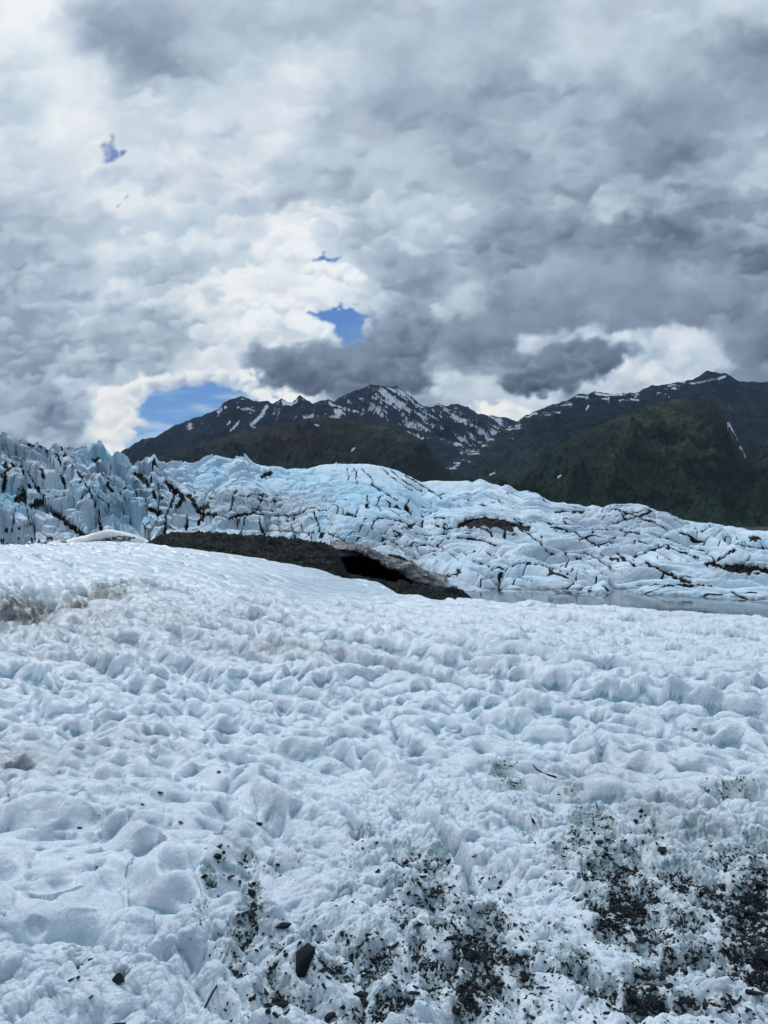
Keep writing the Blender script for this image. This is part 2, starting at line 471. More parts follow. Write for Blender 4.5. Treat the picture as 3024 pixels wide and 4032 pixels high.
C_LEFT = [(-300,1960),(200,1900),(442,1798),(500,1765),(557,1731),(617,1719),(683,1677),(740,1655),(798,1635),(864,1611),(882,1583),(918,1569),(949,1559),(979,1569),(1003,1581),(1039,1578),(1069,1587),(1095,1578),(1111,1571),(1147,1587),(1165,1572),(1178,1557),(1200,1570),(1232,1587),(1268,1578),(1292,1571),(1310,1583),(1400,1610),(1600,1680),(2000,1800),(3300,2000)]
C_SNOW = [(-300,1900),(900,1750),(1232,1600),(1268,1580),(1292,1575),(1310,1581),(1364,1551),(1425,1530),(1461,1512),(1491,1518),(1521,1524),(1563,1521),(1594,1545),(1630,1571),(1666,1599),(1702,1603),(1726,1587),(1750,1599),(1798,1590),(1847,1605),(1883,1629),(1955,1639),(2003,1647),(2034,1659),(2200,1700),(2600,1760),(3300,1850)]
C_MID = [(-300,1990),(300,1900),(560,1830),(800,1745),(1003,1689),(1123,1671),(1220,1645),(1316,1645),(1437,1656),(1509,1668),(1581,1689),(1654,1726),(1702,1774),(1738,1822),(1798,1894),(1900,1990),(2200,2040),(3300,2060)]
C_RIGHT = [(-300,2040),(1500,1990),(1700,1880),(1830,1790),(1950,1710),(2036,1658),(2073,1636),(2117,1615),(2176,1593),(2235,1576),(2280,1550),(2309,1555),(2342,1540),(2383,1548),(2427,1551),(2501,1546),(2538,1531),(2567,1516),(2589,1518),(2648,1509),(2737,1492),(2781,1459),(2818,1466),(2840,1472),(2862,1470),(2907,1500),(2936,1503),(2958,1500),(2980,1506),(3024,1503),(3350,1470)]
C_SPUR = [(-300,2060),(1650,2050),(1830,1970),(2000,1870),(2150,1785),(2272,1715),(2380,1665),(2464,1629),(2560,1600),(2660,1572),(2740,1560),(2800,1585),(2860,1640),(2910,1740),(2950,1830),(2980,1800),(3024,1740),(3100,1680),(3350,1600)]

def f32(a): return np.asarray(a, F)

def at_left(X, Y, z, PX, PY, CY, cz, sl):
    n = fbm(f32(X / 260 + z / 500), f32(z / 160), 5, 201, .6)
    top = np.clip(1 - (PY - CY) / 130, 0, 1)
    s = sm(.34, .42, n * .8 + cz / 60 + top * .42 - .22 + .12 * sm(950, 1100, PX)) * (PX > 640)
    for pts, w in (([(1050,1600),(1030,1635),(1005,1660),(990,1672)], 8), ([(940,1660),(925,1680),(908,1695)], 4), ([(905,1660),(895,1672)], 4)):
        s = np.maximum(s, sm(w, w * .6, polyd(PX, PY, pts, 30) + fbm(f32(PX / 9), f32(PY / 9), 3, 5) * 6))
    veg = sm(1640, 1800, PY) * .5
    return dict(snow=s, veg=veg, tan=sm(.2, .5, fbm(f32(X / 300), f32(z / 200), 4, 205)) * sm(1650, 1760, PY) * .25)

def at_snow(X, Y, z, PX, PY, CY, cz, sl):
    n = fbm(f32((X + z * 1.1) / 150), f32((z - X * .35) / 420), 6, 211, .62)
    n2 = fbm(f32(X / 900), f32(z / 700), 3, 214)
    top = np.clip(1 - (PY - CY) / 260, 0, 1)
    bias = .30 * np.exp(-((PX - 1530) / 120) ** 2 - ((PY - 1570) / 60) ** 2) + .22 * np.exp(-((PX - 1900) / 80) ** 2 - ((PY - 1670) / 50) ** 2) + .12 * np.exp(-((PX - 1650) / 80) ** 2 - ((PY - 1680) / 60) ** 2)
    s = sm(.22, .30, n * .85 + cz / 70 + bias + n2 * .25 + top * .06 - .03)
    s = s * sm(1300, 1380, PX + (PY - 1560) * .2)
    return dict(snow=s * .95, veg=sm(1700, 1860, PY) * .4)

def at_mid(X, Y, z, PX, PY, CY, cz, sl):
    n = fbm(f32(X / 400 + z / 300), f32(z / 220), 5, 221, .6)
    red = np.exp(-((PX - 1130) / 200) ** 2 - ((PY - 1720) / 60) ** 2)
    tan = sm(.12, .4, n) * np.exp(-((PX - 1480) / 240) ** 2 - ((PY - 1750) / 90) ** 2) * .75 + sm(.2, .4, n) * .25
    s = np.zeros_like(z)
    for pts, w in (([(1395,1765),(1385,1775)], 4), ([(1325,1822),(1316,1829)], 4), ([(1240,1672),(1255,1676)], 3)):
        s = np.maximum(s, sm(w, w * .5, polyd(PX, PY, pts, 20)))
    return dict(veg=.35 + .6 * sm(-.3, .3, n), red=np.clip(red * 1.1, 0, 1) * sm(-.2, .25, n + .1), tan=tan, snow=s, forest=sm(1780, 1900, PY + n * 60) * .8 + .15 * sm(1650, 1750, PX))

def at_right(X, Y, z, PX, PY, CY, cz, sl):
    n = fbm(f32(X / 300 + z / 260), f32(z / 200), 5, 231, .6)
    n3 = fbm(f32(X / 160), f32(z / 70), 5, 236, .6)
    top = np.clip(1 - (PY - CY) / 90, 0, 1)
    s = sm(.40, .46, n3 * .8 + top * .36 + cz / 90 - .06) * sm(2900, 2700, PX)
    for pts, w in (([(2350,1552),(2390,1556),(2450,1554)], 4), ([(2830,1492),(2855,1482)], 6), ([(2310,1610),(2318,1598)], 4), ([(2484,1572),(2512,1576)], 4), ([(2672,1500),(2695,1504)], 5), ([(1930,1870),(1945,1862)], 4)):
        s = np.maximum(s, sm(w, w * .5, polyd(PX, PY, pts, 20) + fbm(f32(PX / 8), f32(PY / 8), 3, 6) * 4))
    tan = sm(.05, .4, n) * (.7 * sm(2500, 2800, PX) * sm(1520, 1600, PY) + .45 * np.exp(-((PX - 2080) / 160) ** 2 - ((PY - 1750) / 60) ** 2))
    return dict(snow=s, veg=sm(1560, 1700, PY + n * 60) * .7, tan=tan, forest=sm(1800, 1900, PY + n * 80))

def at_spur(X, Y, z, PX, PY, CY, cz, sl):
    n = fbm(f32(X / 260 + z / 300), f32(z / 240), 6, 241, .62)
    lo = sm(1830, 1930, PY + n * 90 + sm(2500, 2100, PX) * 120)
    nd = fbm(f32((X + z * .8) / 130), f32((z - X * .3) / 420), 5, 246, .6)
    tan = sm(-.05, .25, n * .5 + nd * .8 + .02) * (1 - lo) * sm(2100, 2450, PX) * sm(1960, 1780, PY)
    s = np.zeros_like(z)
    for pts, w in (([(2868,1668),(2885,1690),(2902,1712),(2910,1730)], 7), ([(2928,1745),(2915,1762),(2930,1775),(2936,1800)], 5), ([(2198,1878),(2205,1874)], 4)):
        s = np.maximum(s, sm(w, w * .5, polyd(PX, PY, pts, 30) + fbm(f32(PX / 9), f32(PY / 9), 3, 8) * 5))
    return dict(veg=.9 * np.ones_like(z), tan=tan, forest=np.clip(lo + .25, 0, 1), snow=s)

ROCKA = mat_rock("slate_rock", (.008, .016, .030), (.018, .028, .045), (.010, .018, .016))
ROCKB = mat_rock("brown_green_rock", (.008, .014, .018), (.015, .022, .024), (.007, .015, .010))
ridge("mountain", "far peak streaked with snow under the clouds, highest in the middle", C_SNOW, 11000, 7600, -20, ROCKA, 1.1, 420, 900, 9, 1, at_snow, xr=(900, 2500), cols=900, rows=320, slant=.5)
ridge("mountain", "dark slate mountain left of the snowy peak", C_LEFT, 9200, 6600, -20, ROCKA, 1.15, 330, 800, 9, 13, at_left, xr=(-300, 1900), cols=900, rows=300)
ridge("mountain", "right hand mountain with bare dark crest", C_RIGHT, 7800, 5200, -20, ROCKA, 1.15, 260, 800, 7, 25, at_right, xr=(1350, 3350), cols=900, rows=300)
ridge("hill", "brown and green shoulder below the left mountain", C_MID, 6200, 4300, -20, ROCKB, 1.05, 260, 620, 3, 37, at_mid, xr=(-300, 2500), cols=900, rows=280)
ridge("hill", "olive spur with dark forest on its foot at the right", C_SPUR, 5200, 3000, -20, ROCKB, 1.1, 270, 520, 2, 49, at_spur, xr=(1400, 3350), cols=900, rows=300)

# ------------------------------------------------------------------ GLACIER
SIL = [(-700,1700),(-300,1720),(0,1740),(12,1733),(36,1742),(102,1743),(150,1765),(181,1783),(211,1774),(235,1783),(259,1774),(289,1763),(328,1768),(345,1786),(362,1767),(398,1768),(422,1797),(430,1797),(458,1822),(482,1846),(518,1858),(545,1847),(561,1863),(591,1843),(609,1824),(624,1848),(663,1825),(699,1829),(729,1821),(760,1833),(802,1810),(838,1799),(892,1808),(958,1804),(1008,1828),(1051,1837),(1105,1838),(1132,1849),(1165,1844),(1207,1848),(1262,1833),(1322,1828),(1400,1828),(1442,1827),(1503,1836),(1563,1852),(1599,1870),(1641,1891),(1660,1899),(1708,1893),(1792,1896),(1840,1893),(1860,1901),(1889,1886),(1940,1909),(1992,1927),(2051,1958),(2080,1950),(2125,1957),(2169,1983),(2213,1984),(2257,1994),(2309,2005),(2427,2003),(2508,1998),(2567,2011),(2626,2031),(2685,2054),(2759,2060),(2833,2068),(2907,2093),(2980,2110),(3024,2116),(3400,2150),(3800,2170)]
FOOT_Y = [(-700,195),(0,195),(560,190),(900,150),(1300,116),(1700,108),(2024,108),(2386,105),(2420,112),(2627,103),(2868,99.5),(3024,94),(3800,80)]
FOOT_P = [(-700,2160),(0,2160),(250,2160),(560,2150),(900,2215),(1300,2300),(1700,2345),(2024,2346),(2386,2351),(2420,2340),(2627,2358),(2868,2366),(3024,2385),(3800,2440)]

LINES = [  # dark debris seams: (width, strength, points in photo px)
 (15,1,[(1850,2062),(1900,2056),(1960,2062),(2010,2078)]),(10,1,[(2880,2225),(2950,2232),(3024,2240)]),(10,.9,[(700,1930),(720,1960),(700,1990)]),(8,1,[(20,1820),(30,1850)]),(6,1,[(240,1870),(255,1905)]),(6,1,[(160,1845),(175,1880)]),(7,1,[(420,1905),(440,1930)]),(6,1,[(600,1930),(612,1960)]),
 (11,1,[(140,1968),(165,1985),(199,2006),(241,2036),(277,2066),(325,2102),(356,2116)]),
 (15,1,[(70,1960),(88,1945),(95,1965)]),(16,1,[(130,1985),(160,1978)]),(7,1,[(22,1860),(18,1900),(14,1930)]),
 (3,.9,[(54,1837),(25,1850),(6,1879)]),(4,.9,[(84,1831),(90,1855),(102,1885),(120,1921)]),(2.5,.8,[(105,1850),(130,1891),(150,1930)]),
 (3,.8,[(211,1780),(228,1795),(241,1825),(253,1849)]),(4,.9,[(148,1909),(160,1940),(175,1969)]),(3,.9,[(95,1965),(108,2005),(115,2048)]),
 (2.5,1,[(136,2072),(137,2126)]),(2.5,.8,[(60,2000),(50,2060)]),(3,.9,[(0,2085),(60,2082),(110,2060),(130,2062)]),
 (9,1,[(548,1870),(567,1885),(585,1912)]),(4,.8,[(530,1862),(540,1874)]),(5,1,[(360,1805),(372,1812),(390,1800)]),(5,1,[(305,1855),(318,1872)]),
 (4,1,[(669,1903),(693,1940),(669,1988),(654,2036),(645,2096)]),(4,1,[(655,1890),(672,1930),(690,1945)]),(8,1,[(747,1951),(762,1980),(778,2006),(802,2024),(784,2060)]),
 (9,1,[(800,1996),(816,1990)]),(4,1,[(814,2020),(850,2026),(904,2036),(950,2026),(1000,2018)]),(5,1,[(735,2030),(732,2084)]),
 (3.5,.8,[(335,1900),(350,1925),(362,1951),(386,2012),(398,2036)]),(2.5,.9,[(470,1933),(490,1960),(500,1982)]),(2,.9,[(627,1903),(626,1950),(627,1988),(621,2042)]),(2,.9,[(567,1951),(580,1985),(597,2012)]),
 (2.5,.8,[(400,1860),(420,1880),(440,1890)]),(2,.8,[(440,1820),(430,1870)]),(2,.8,[(520,1905),(535,1935),(540,1955)]),(6,.9,[(395,2048),(400,2090)]),(2.5,.9,[(655,2065),(690,2085)]),
 (3,1,[(900,2033),(945,2022),(990,2018),(1081,2030),(1153,2027),(1200,2010),(1226,1997),(1240,1996)]),(2.5,1,[(1021,2084),(1080,2087),(1141,2093),(1238,2096)]),
 (2.5,1,[(930,1930),(924,1939),(912,1988),(900,2012)]),(2,.9,[(948,2096),(960,2060),(972,2024)]),(3,.9,[(1021,2036),(1027,2084),(1045,2102)]),(2,.9,[(1159,2036),(1150,2070),(1153,2096)]),
 (1.8,.7,[(1040,1940),(1020,1990),(1030,2020)]),(1.8,.7,[(1010,1960),(1060,1975),(1110,1968)]),(1.8,.7,[(940,1950),(1000,1945),(1060,1955)]),(1.8,.7,[(1080,1960),(1090,2020)]),
 (3,.8,[(1238,2015),(1250,2050),(1262,2090),(1270,2110)]),(1.8,.8,[(1364,1843),(1372,1865),(1370,1891)]),(1.8,.8,[(1395,1840),(1404,1870),(1406,1903)]),(2,.8,[(1425,1845),(1443,1861),(1470,1891),(1467,1909)]),
 (2.5,1,[(1446,1951),(1443,1994)]),(2.2,1,[(1497,1951),(1485,1988),(1503,2012)]),(2.5,1,[(1611,1963),(1599,2000),(1617,2024)]),(3,1,[(1465,2085),(1470,2060),(1491,2036),(1551,2042),(1617,2066)]),
 (2.5,.9,[(1460,1905),(1520,1940),(1560,1965)]),(2,.7,[(1500,1840),(1560,1890),(1620,1930)]),(2,.7,[(1540,1850),(1600,1900),(1660,1935)]),(2.2,.9,[(1599,1872),(1640,1895),(1690,1930),(1740,1960)]),
 (2.5,.9,[(1593,2150),(1640,2146),(1684,2144),(1744,2156),(1780,2180),(1804,2205)]),(3,.9,[(1292,2096),(1330,2112),(1358,2132),(1406,2150)]),(9,1,[(1033,1876),(1045,1868),(1062,1861)]),
 (7,1,[(1615,2070),(1630,2062)]),(5,.9,[(1712,2038),(1750,2034)]),(11,1,[(1810,2070),(1844,2052),(1911,2042),(1970,2049),(2043,2071),(2080,2079)]),(4,.9,[(1800,2112),(1850,2118),(1903,2127),(1955,2145)]),
 (4,1,[(1880,2070),(1920,2085),(1940,2110)]),(3,1,[(1950,2060),(1985,2090),(1990,2120)]),(5,.9,[(2185,2012),(2215,2010),(2265,2012),(2295,2015)]),
 (3.5,1,[(2422,2004),(2460,2014),(2506,2030),(2579,2057),(2605,2070),(2627,2087)]),(3,1,[(2392,2066),(2450,2050),(2506,2033),(2567,2012)]),(2,.8,[(2420,2030),(2480,2020),(2560,2008)]),
 (7,1,[(2680,2094),(2705,2102),(2735,2126),(2765,2132)]),(4,.9,[(2169,2072),(2220,2082),(2265,2096),(2307,2120),(2362,2150)]),(3,1,[(2352,2146),(2398,2129),(2416,2138)]),
 (3.5,1,[(2500,2190),(2530,2180),(2567,2162),(2600,2155),(2627,2141),(2657,2162),(2747,2196)]),(5,1,[(2780,2222),(2838,2199),(2892,2162)]),(14,1,[(2860,2232),(2928,2228),(2976,2236),(3024,2244)]),
 (8,1,[(2800,2215),(2870,2240),(2950,2252)]),(6,.8,[(2434,2180),(2464,2205),(2500,2220)]),(7,.8,[(2542,2211),(2603,2241),(2663,2271),(2717,2289)]),(2.5,.8,[(2265,2192),(2300,2205),(2338,2229),(2386,2265)]),
 (3.5,1,[(2181,2180),(2150,2160),(2120,2132),(2080,2100),(2036,2072)]),(3,1,[(2024,2042),(2050,2058),(2075,2085)]),(3.5,1,[(2687,2304),(2747,2298),(2808,2307)]),(2.5,.9,[(2506,2304),(2580,2300),(2663,2304)]),
 (3.5,.9,[(2880,2328),(2946,2361),(3012,2382)]),(7,1,[(2205,2338),(2245,2337)]),(3.5,.9,[(2374,2304),(2398,2325)]),(2.5,.8,[(2300,2170),(2370,2210),(2420,2250),(2450,2255)]),
 (2.5,.8,[(2210,2160),(2240,2200),(2230,2230)]),(2,.7,[(1900,2280),(1960,2262),(2040,2270),(2100,2290)]),(2.5,.8,[(1980,2240),(2050,2215),(2130,2220),(2200,2240),(2270,2275)]),
 (3,.8,[(1700,2060),(1760,2080),(1800,2075)]),(2.5,.8,[(1640,2100),(1700,2110),(1760,2100)]),(2.5,.8,[(1860,2200),(1930,2230),(2000,2240)]),(2.2,.8,[(1500,2110),(1560,2140),(1600,2180),(1640,2200)]),
 (3,.9,[(2900,2140),(2960,2150),(3024,2160)]),(2.5,.8,[(2560,2100),(2640,2120),(2700,2150),(2790,2170)]),(2.5,.8,[(2330,2080),(2420,2085),(2520,2100)]),
]

def build_glacier():
    px = np.linspace(-330, 3360, 1750)
    rows = 1150
    t = np.concatenate([np.linspace(-.05, 0, 12), np.linspace(0.001, 1, rows), np.linspace(1.004, 1.12, 24)])
    PXg, T = np.meshgrid(px, t)
    S = (PXg - 1512) / FPX
    ip = lambda tab, x: np.interp(x, [a for a, b in tab], [b for a, b in tab])
    sil = ip(SIL, px); sil = sil + fbm(f32(px / 30), f32(px * 0), 4, 300, .6) * np.where(px < 700, 8, 3)
    fY = blur(ip(FOOT_Y, px), 12, 0); fP = ip(FOOT_P, px)
    # crest depth
    cY = np.interp(px, [-700, 0, 250, 430, 800, 1600, 1680, 2300, 3024, 3800], [290, 285, 300, 280, 300, 290, 315, 265, 225, 200])
    Tc = np.clip(T, 0, 1)
    Y = fY + (cY - fY) * T
    X = (S * Y)
    Xf, Yf = f32(X), f32(Y)
    left = sm(820, 620, PXg)
    # profile of the rise from foot to crest
    pr = 1 - (1 - Tc) ** 1.55
    prl = 1 - (1 - Tc) ** 1.9
    pr = pr * (1 - left) + prl * left
    # lagoon side has a low flat shelf first
    right = sm(1750, 2100, PXg)
    shelf = sm(.0, .10, Tc)
    pr = pr * (1 - right) + (pr * (.25 + .75 * shelf)) * right
    PYb = fP + (sil - fP) * pr
    z = EYE + (HZ - PYb) / FPX * Y
    env = np.clip(T * 14, 0, 1) * np.clip((1 - Tc) * 7, 0, 1) ** .8
    env0 = np.clip(T * 10 + .15, 0, 1)
    # ---- folded lobes with creases (whole glacier)
    wx = fbm(Xf / 40, Yf / 40, 3, 310, .42) * 22; wy = fbm(Xf / 40, Yf / 40, 3, 316, .42) * 22
    ca, sa = math.cos(.42), math.sin(.42)
    U = (Xf + wx) * ca + (Yf + wy) * sa; V = -(Xf + wx) * sa + (Yf + wy) * ca
    n1 = perlin(U / 24, V / 15, 320); n2 = perlin(U / 10 + n1, V / 7, 324); n3 = perlin(U / 4.6 + n2 * .6, V / 3.0, 328); n4 = perlin(U / 2.0, V / 1.4, 331)
    lob = np.sqrt(np.abs(n1) * 1.2 + .0) * 3.9 + np.sqrt(np.abs(n2)) * 1.25 + np.sqrt(np.abs(n3)) * .34 + np.abs(n4) * .18
    qa = (Xf + wx * .8) * .55 + (Yf + wy * .8) * .84; qb = (Xf + wx) * .84 - (Yf + wy) * .55
    n7 = perlin(qa / 7.5, qb / 46, 335); n8 = perlin(qa / 3.6 + 4, qb / 26, 337)
    lob = lob * (.62 + .38 * left) + (np.sqrt(np.abs(n7)) * 2.3 + np.sqrt(np.abs(n8)) * .9) * (1 - left) 
    lob = (lob - 2.6) * 1.55
    amp = .85 + .35 * fbm(Xf / 60, Yf / 60, 2, 340)
    smooth_top = 1 - .55 * sm(1985, 1900, PYb) * sm(700, 900, PXg)
    zr = lob * amp * (1 + .3 * right) * smooth_top * (1 - left * .75)
    # ---- seracs on the left: tilted blocks between crevasses
    fw, f2, idd, bx, by = worley((Xf + wx * .35) / 7.5, (Yf + wy * .4) / 13, 350)
    fw2, f22, id2, bx2, by2 = worley((Xf + wx * .2) / 3.2, (Yf + wy * .2) / 5.0, 354)
    blk = (VX[idd] - .4) * 6.5 + bx * (VY[idd] - .5) * 16 + by * (VX[(idd * 7) & 1023] - .2) * 9
    blk2 = (VX[id2] - .5) * 1.8 + bx2 * (VY[id2] - .5) * 4.5 + by2 * (VX[(id2 * 5) & 1023] - .3) * 3
    blk = np.clip(blk, -7, 7.5)
    blk = blk * sm(0, .09, f2 - fw) - (1 - sm(0, .09, f2 - fw)) * 2.2
    crack1 = sm(.16, .0, f2 - fw); crack2 = sm(.10, .0, f22 - fw2)
    zl = blk + blk2 - crack1 * 2.2 - crack2 * .7 + fbm(Xf / 3, Yf / 3, 4, 360) * .8
    zr = zr + zl * left * .8
    # spread some block structure into the middle
    midb = np.exp(-((PXg - 900) / 330) ** 2) * (1 - left) * .35
    zr = zr + zl * midb
    z = z + zr * env + (fbm(Xf / 1.6, Yf / 1.6, 3, 370) * .18) * env0
    # fade relief into silhouette
    PY = HZ - (z - EYE) / Y * FPX
    # ---- hand-placed debris seams carve and stain
    jx = fbm(f32(PXg / 34), f32(PY / 20), 4, 380, .6) * 13; jy = fbm(f32(PXg / 34), f32(PY / 20), 4, 385, .6) * 9
    qx = f32(PXg + jx); qy = f32(PY + jy)
    seam_shade = np.zeros_like(z, dtype=F)
    var = np.clip(.80 + .9 * fbm(f32(PXg / 30), f32(PY / 22), 4, 390, .6), .3, 1.5)
    for w, s, pts in LINES:
        w = w * 1.08; d = polyd(qx, qy, pts, w * 3 + 12)
        seam_shade = np.maximum(seam_shade, s * sm(1.25, .55, d / (w * var * 1.1 + .9)))
    clean_ = np.clip(1 - .6 * sm(1960, 1900, PY) * sm(640, 760, PXg), .2, 1)
    # procedural thin seams: creases of the folds and block cracks
    patch = sm(-.15, .22, fbm(Xf / 26, Yf / 26, 4, 400) + .10 * left + .06)
    thin = np.maximum(sm(.030, .004, np.abs(n1)) * .9, sm(.045, .006, np.abs(n2)) * .75) * patch
    fam = np.sin((V / 2.3 + fbm(Xf / 12, Yf / 12, 4, 410) * 5.0)); 
    pfam = sm(.12, .42, fbm(Xf / 20, Yf / 16, 3, 415))
    thin = np.maximum(thin, sm(.980, .998, fam) * pfam * .9 * (1 - left))
    n5 = perlin((Xf + wx * .35) / 3.4, (Yf + wy * .8) / 24, 419); n6 = perlin((Xf + wx * .5) / 1.7 + 9, (Yf + wy) / 15, 421)
    lm = np.clip(left + midb * 1.6, 0, 1)
    vert = np.maximum(sm(.040, .010, np.abs(n5)) * sm(-.25, .1, fbm(Xf / 12, Yf / 16, 3, 422)), sm(.045, .012, np.abs(n6)) * sm(.0, .3, fbm(Xf / 9, Yf / 12, 3, 423)) * .8) * lm
    thin = np.maximum(thin, vert)
    sweep = np.maximum(sm(.045, .010, np.abs(n7)) * sm(-.22, .08, fbm(Xf / 22, Yf / 22, 3, 424)), sm(.045, .010, np.abs(n8)) * sm(-.02, .22, fbm(Xf / 15, Yf / 15, 3, 426)) * .9)
    thin = np.maximum(thin, sweep * (1 - left) * clean_)
    fam2 = np.sin(V / .75 + U / 9 + fbm(Xf / 9, Yf / 9, 4, 412) * 7.0)
    thin = np.maximum(thin, sm(.90, .98, fam2) * sm(-.06, .2, fbm(Xf / 16, Yf / 12, 4, 416)) * .75 * (1 - left))
    fam3 = np.sin(U / .9 + fbm(Xf / 8, Yf / 8, 4, 413) * 6.0)
    thin = np.maximum(thin, sm(.93, .99, fam3) * sm(.0, .25, fbm(Xf / 14, Yf / 14, 4, 418)) * .75 * (1 - left))
    thin = np.maximum(thin, sm(.030, .006, f2 - fw) * (left + midb * 1.6) * sm(-.2, .25, fbm(Xf / 9, Yf / 12, 3, 420)) * .9)
    thin = np.maximum(thin, sm(.035, .006, f22 - fw2) * (left * .8 + midb * 1.5) * sm(.0, .35, fbm(Xf / 6, Yf / 9, 3, 425)) * .7)
    clean = np.clip(1 - .8 * sm(1960, 1900, PY) * sm(640, 760, PXg), .2, 1)
    thin = thin * clean
    steep = np.abs(np.gradient(z, axis=0) / np.gradient(Y, axis=0))
    thin = thin * (1 - .5 * sm(3, 7, steep) * np.clip(left + midb, 0, 1))
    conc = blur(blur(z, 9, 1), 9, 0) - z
    seam_shade = np.maximum(seam_shade, sm(1.1, 2.0, conc) * left * sm(-.05, .3, fbm(Xf / 10, Yf / 10, 3, 452)) * .9)
    seam_shade = np.maximum(seam_shade, sm(.50, .95, conc) * (1 - left) * clean * sm(-.02, .3, fbm(Xf / 18, Yf / 14, 3, 455)) * .85)
    z = z - seam_shade * .5 * env0 * 1.2 - thin * .35 * env0
    # ---- smears of mud film, painted cave shade and blue clear ice
    bl = lambda x, y, rx, ry: np.exp(-((PXg - x) / rx) ** 2 - ((PY - y) / ry) ** 2)
    film = fbm(Xf / 5, Yf / 8, 5, 430, .6)
    dirt_shade = .55 * bl(1070, 2030, 190, 90) + .35 * bl(1500, 2150, 200, 60) + .6 * bl(90, 1780, 150, 45) + .55 * bl(1950, 2085, 120, 42) + .8 * bl(2930, 2225, 120, 30) + .45 * bl(560, 1900, 120, 40) \
         + .25 * bl(2250, 2150, 200, 60) + .4 * bl(2240, 2332, 60, 12) + .35 * bl(1800, 2290, 150, 40) + .35 * bl(2500, 2040, 150, 40) + .9 * bl(1560, 2250, 110, 45) + .25 * bl(420, 2020, 120, 70) + .35 * bl(850, 1960, 120, 60)  # heaviest blob paints the dark under the cave roof
    streak = sm(-.1, .5, fbm(U / 9, V / 1.1, 4, 440, .6)) 
    dirt_shade = dirt_shade * (.55 + .9 * streak) + .12 * streak * clean + sm(.25, .6, film) * .10 * clean
    dirt_shade = dirt_shade + left * .55 * sm(.0, .45, fbm((Xf + wx * .3) / 1.3, Yf / 12, 5, 445, .6)) + left * .25 * sm(.1, .5, fbm(Xf / 9, Yf / 9, 3, 446))
    # grey band of grit spreading from every debris line
    near = blur(blur(seam_shade, 5, 1), 4, 0)
    dirt_shade = np.clip(dirt_shade + near * .28 + .65 * sm(WATER + .55, WATER + .1, z + fbm(Xf / 2, Yf / 2, 3, 461) * .4) * right, 0, 1)
    # people's gravel terrace at far left
    terr = np.exp(-((PXg - 60) / 230) ** 2) * sm(.035, .015, np.abs(T - .03))
    cave_shade = bl(1500, 2235, 150, 70) * (Y < 140)
    seam_shade = np.maximum(seam_shade, sm(.35, .6, cave_shade))  # ice inside the cave painted black in place of its shade
    blue = .8 * bl(400, 1785, 90, 40) + .55 * bl(500, 1950, 130, 90) + .7 * bl(40, 1960, 50, 60) + .55 * bl(1380, 2090, 30, 60) + .7 * bl(830, 1870, 60, 50) + .45 * bl(1150, 1880, 200, 50) + .5 * bl(1420, 1950, 200, 70) \
         + .35 * bl(1650, 1990, 180, 60) + .25 * bl(2400, 2330, 250, 18) + .2 * bl(2700, 2345, 300, 20) + .35 * bl(480, 2060, 120, 60) + .6 * bl(1262, 2060, 16, 60)
    blue = np.clip(blue + .22 + fbm(Xf / 14, Yf / 14, 3, 450) * .35, 0, 1)
    bk = T > 1
    z = np.where(bk, z[T == 1].reshape(1, -1) - (Y - cY) * .45, z)
    z = np.where(T < 0, np.minimum(z, z[12:13] + T * 60), z)
    global GL
    GL = dict(px=px, Y=Y, z=z, t=t)
    m = NT("glacier_ice", .65, .12)
    g1 = m.noise(.8, 6, .6); g2 = m.noise(.10, 4, .6)
    white = m.mix(m.ramp(g2, .35, .65), (.56, .68, .78), (.69, .77, .84))
    c = m.mix(m.math('MULTIPLY', m.attr('blue'), m.ramp(g1, .2, .7, .6, 1)), white, (.31, .60, .78))
    c = m.mix(m.math('MULTIPLY', m.attr('dirt_shade'), m.ramp(m.noise(1.6, 6, .68), .30, .62, .25, 1.15), True), c, (.070, .084, .105))
    sg = m.math('MULTIPLY', m.attr('seam_shade'), m.ramp(m.noise(2.2, 5, .65), .2, .45, .85, 1.1), True)
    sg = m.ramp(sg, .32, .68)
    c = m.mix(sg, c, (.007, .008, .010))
    m.color(c)
    m.normal(m.bump(m.noise(1.3, 7, .62), .30, .9))
    o = grid_object("glacier", X, Y, z, m.m, dict(dirt_shade=dirt_shade, blue=blue, seam_shade=np.clip(np.maximum(seam_shade, thin), 0, 1)))
    tag(o, "long pale blue glacier front of seracs and folds seamed with black debris", "glacier", kind='structure')
build_glacier()

# ------------------------------------------------------------------ LAGOON AND VALLEY FLOOR
def plane(name, x0, x1, y0, y1, z, mat, nx=2, ny=2):
    X, Y = np.meshgrid(np.linspace(x0, x1, nx), np.linspace(y0, y1, ny))
    return grid_object(name, X, Y, np.full(X.shape, float(z)), mat)
wm = NT("lagoon_water", .07, .5)
wm.color(wm.mix(wm.ramp(wm.noise(.08, 3), .4, .6), (.035, .058, .070), (.055, .082, .095)))
wm.normal(wm.bump(wm.noise(1.1, 3, .5, stretch=(.35, 1, 1)), .012, 1.0))
tag(plane("water", -60, 160, 25, 160, WATER, wm.m), "still grey meltwater lagoon below the ice", "water", kind='structure')
gm = NT("valley_ground", .95, .1)
gm.color(gm.mix(gm.ramp(gm.noise(.01, 6, .6), .4, .6), (.03, .033, .033), (.05, .052, .05)))
tag(plane("ground", -16000, 16000, -3000, 16000, -14, gm.m), "dark gravel valley floor", "ground", kind='structure')

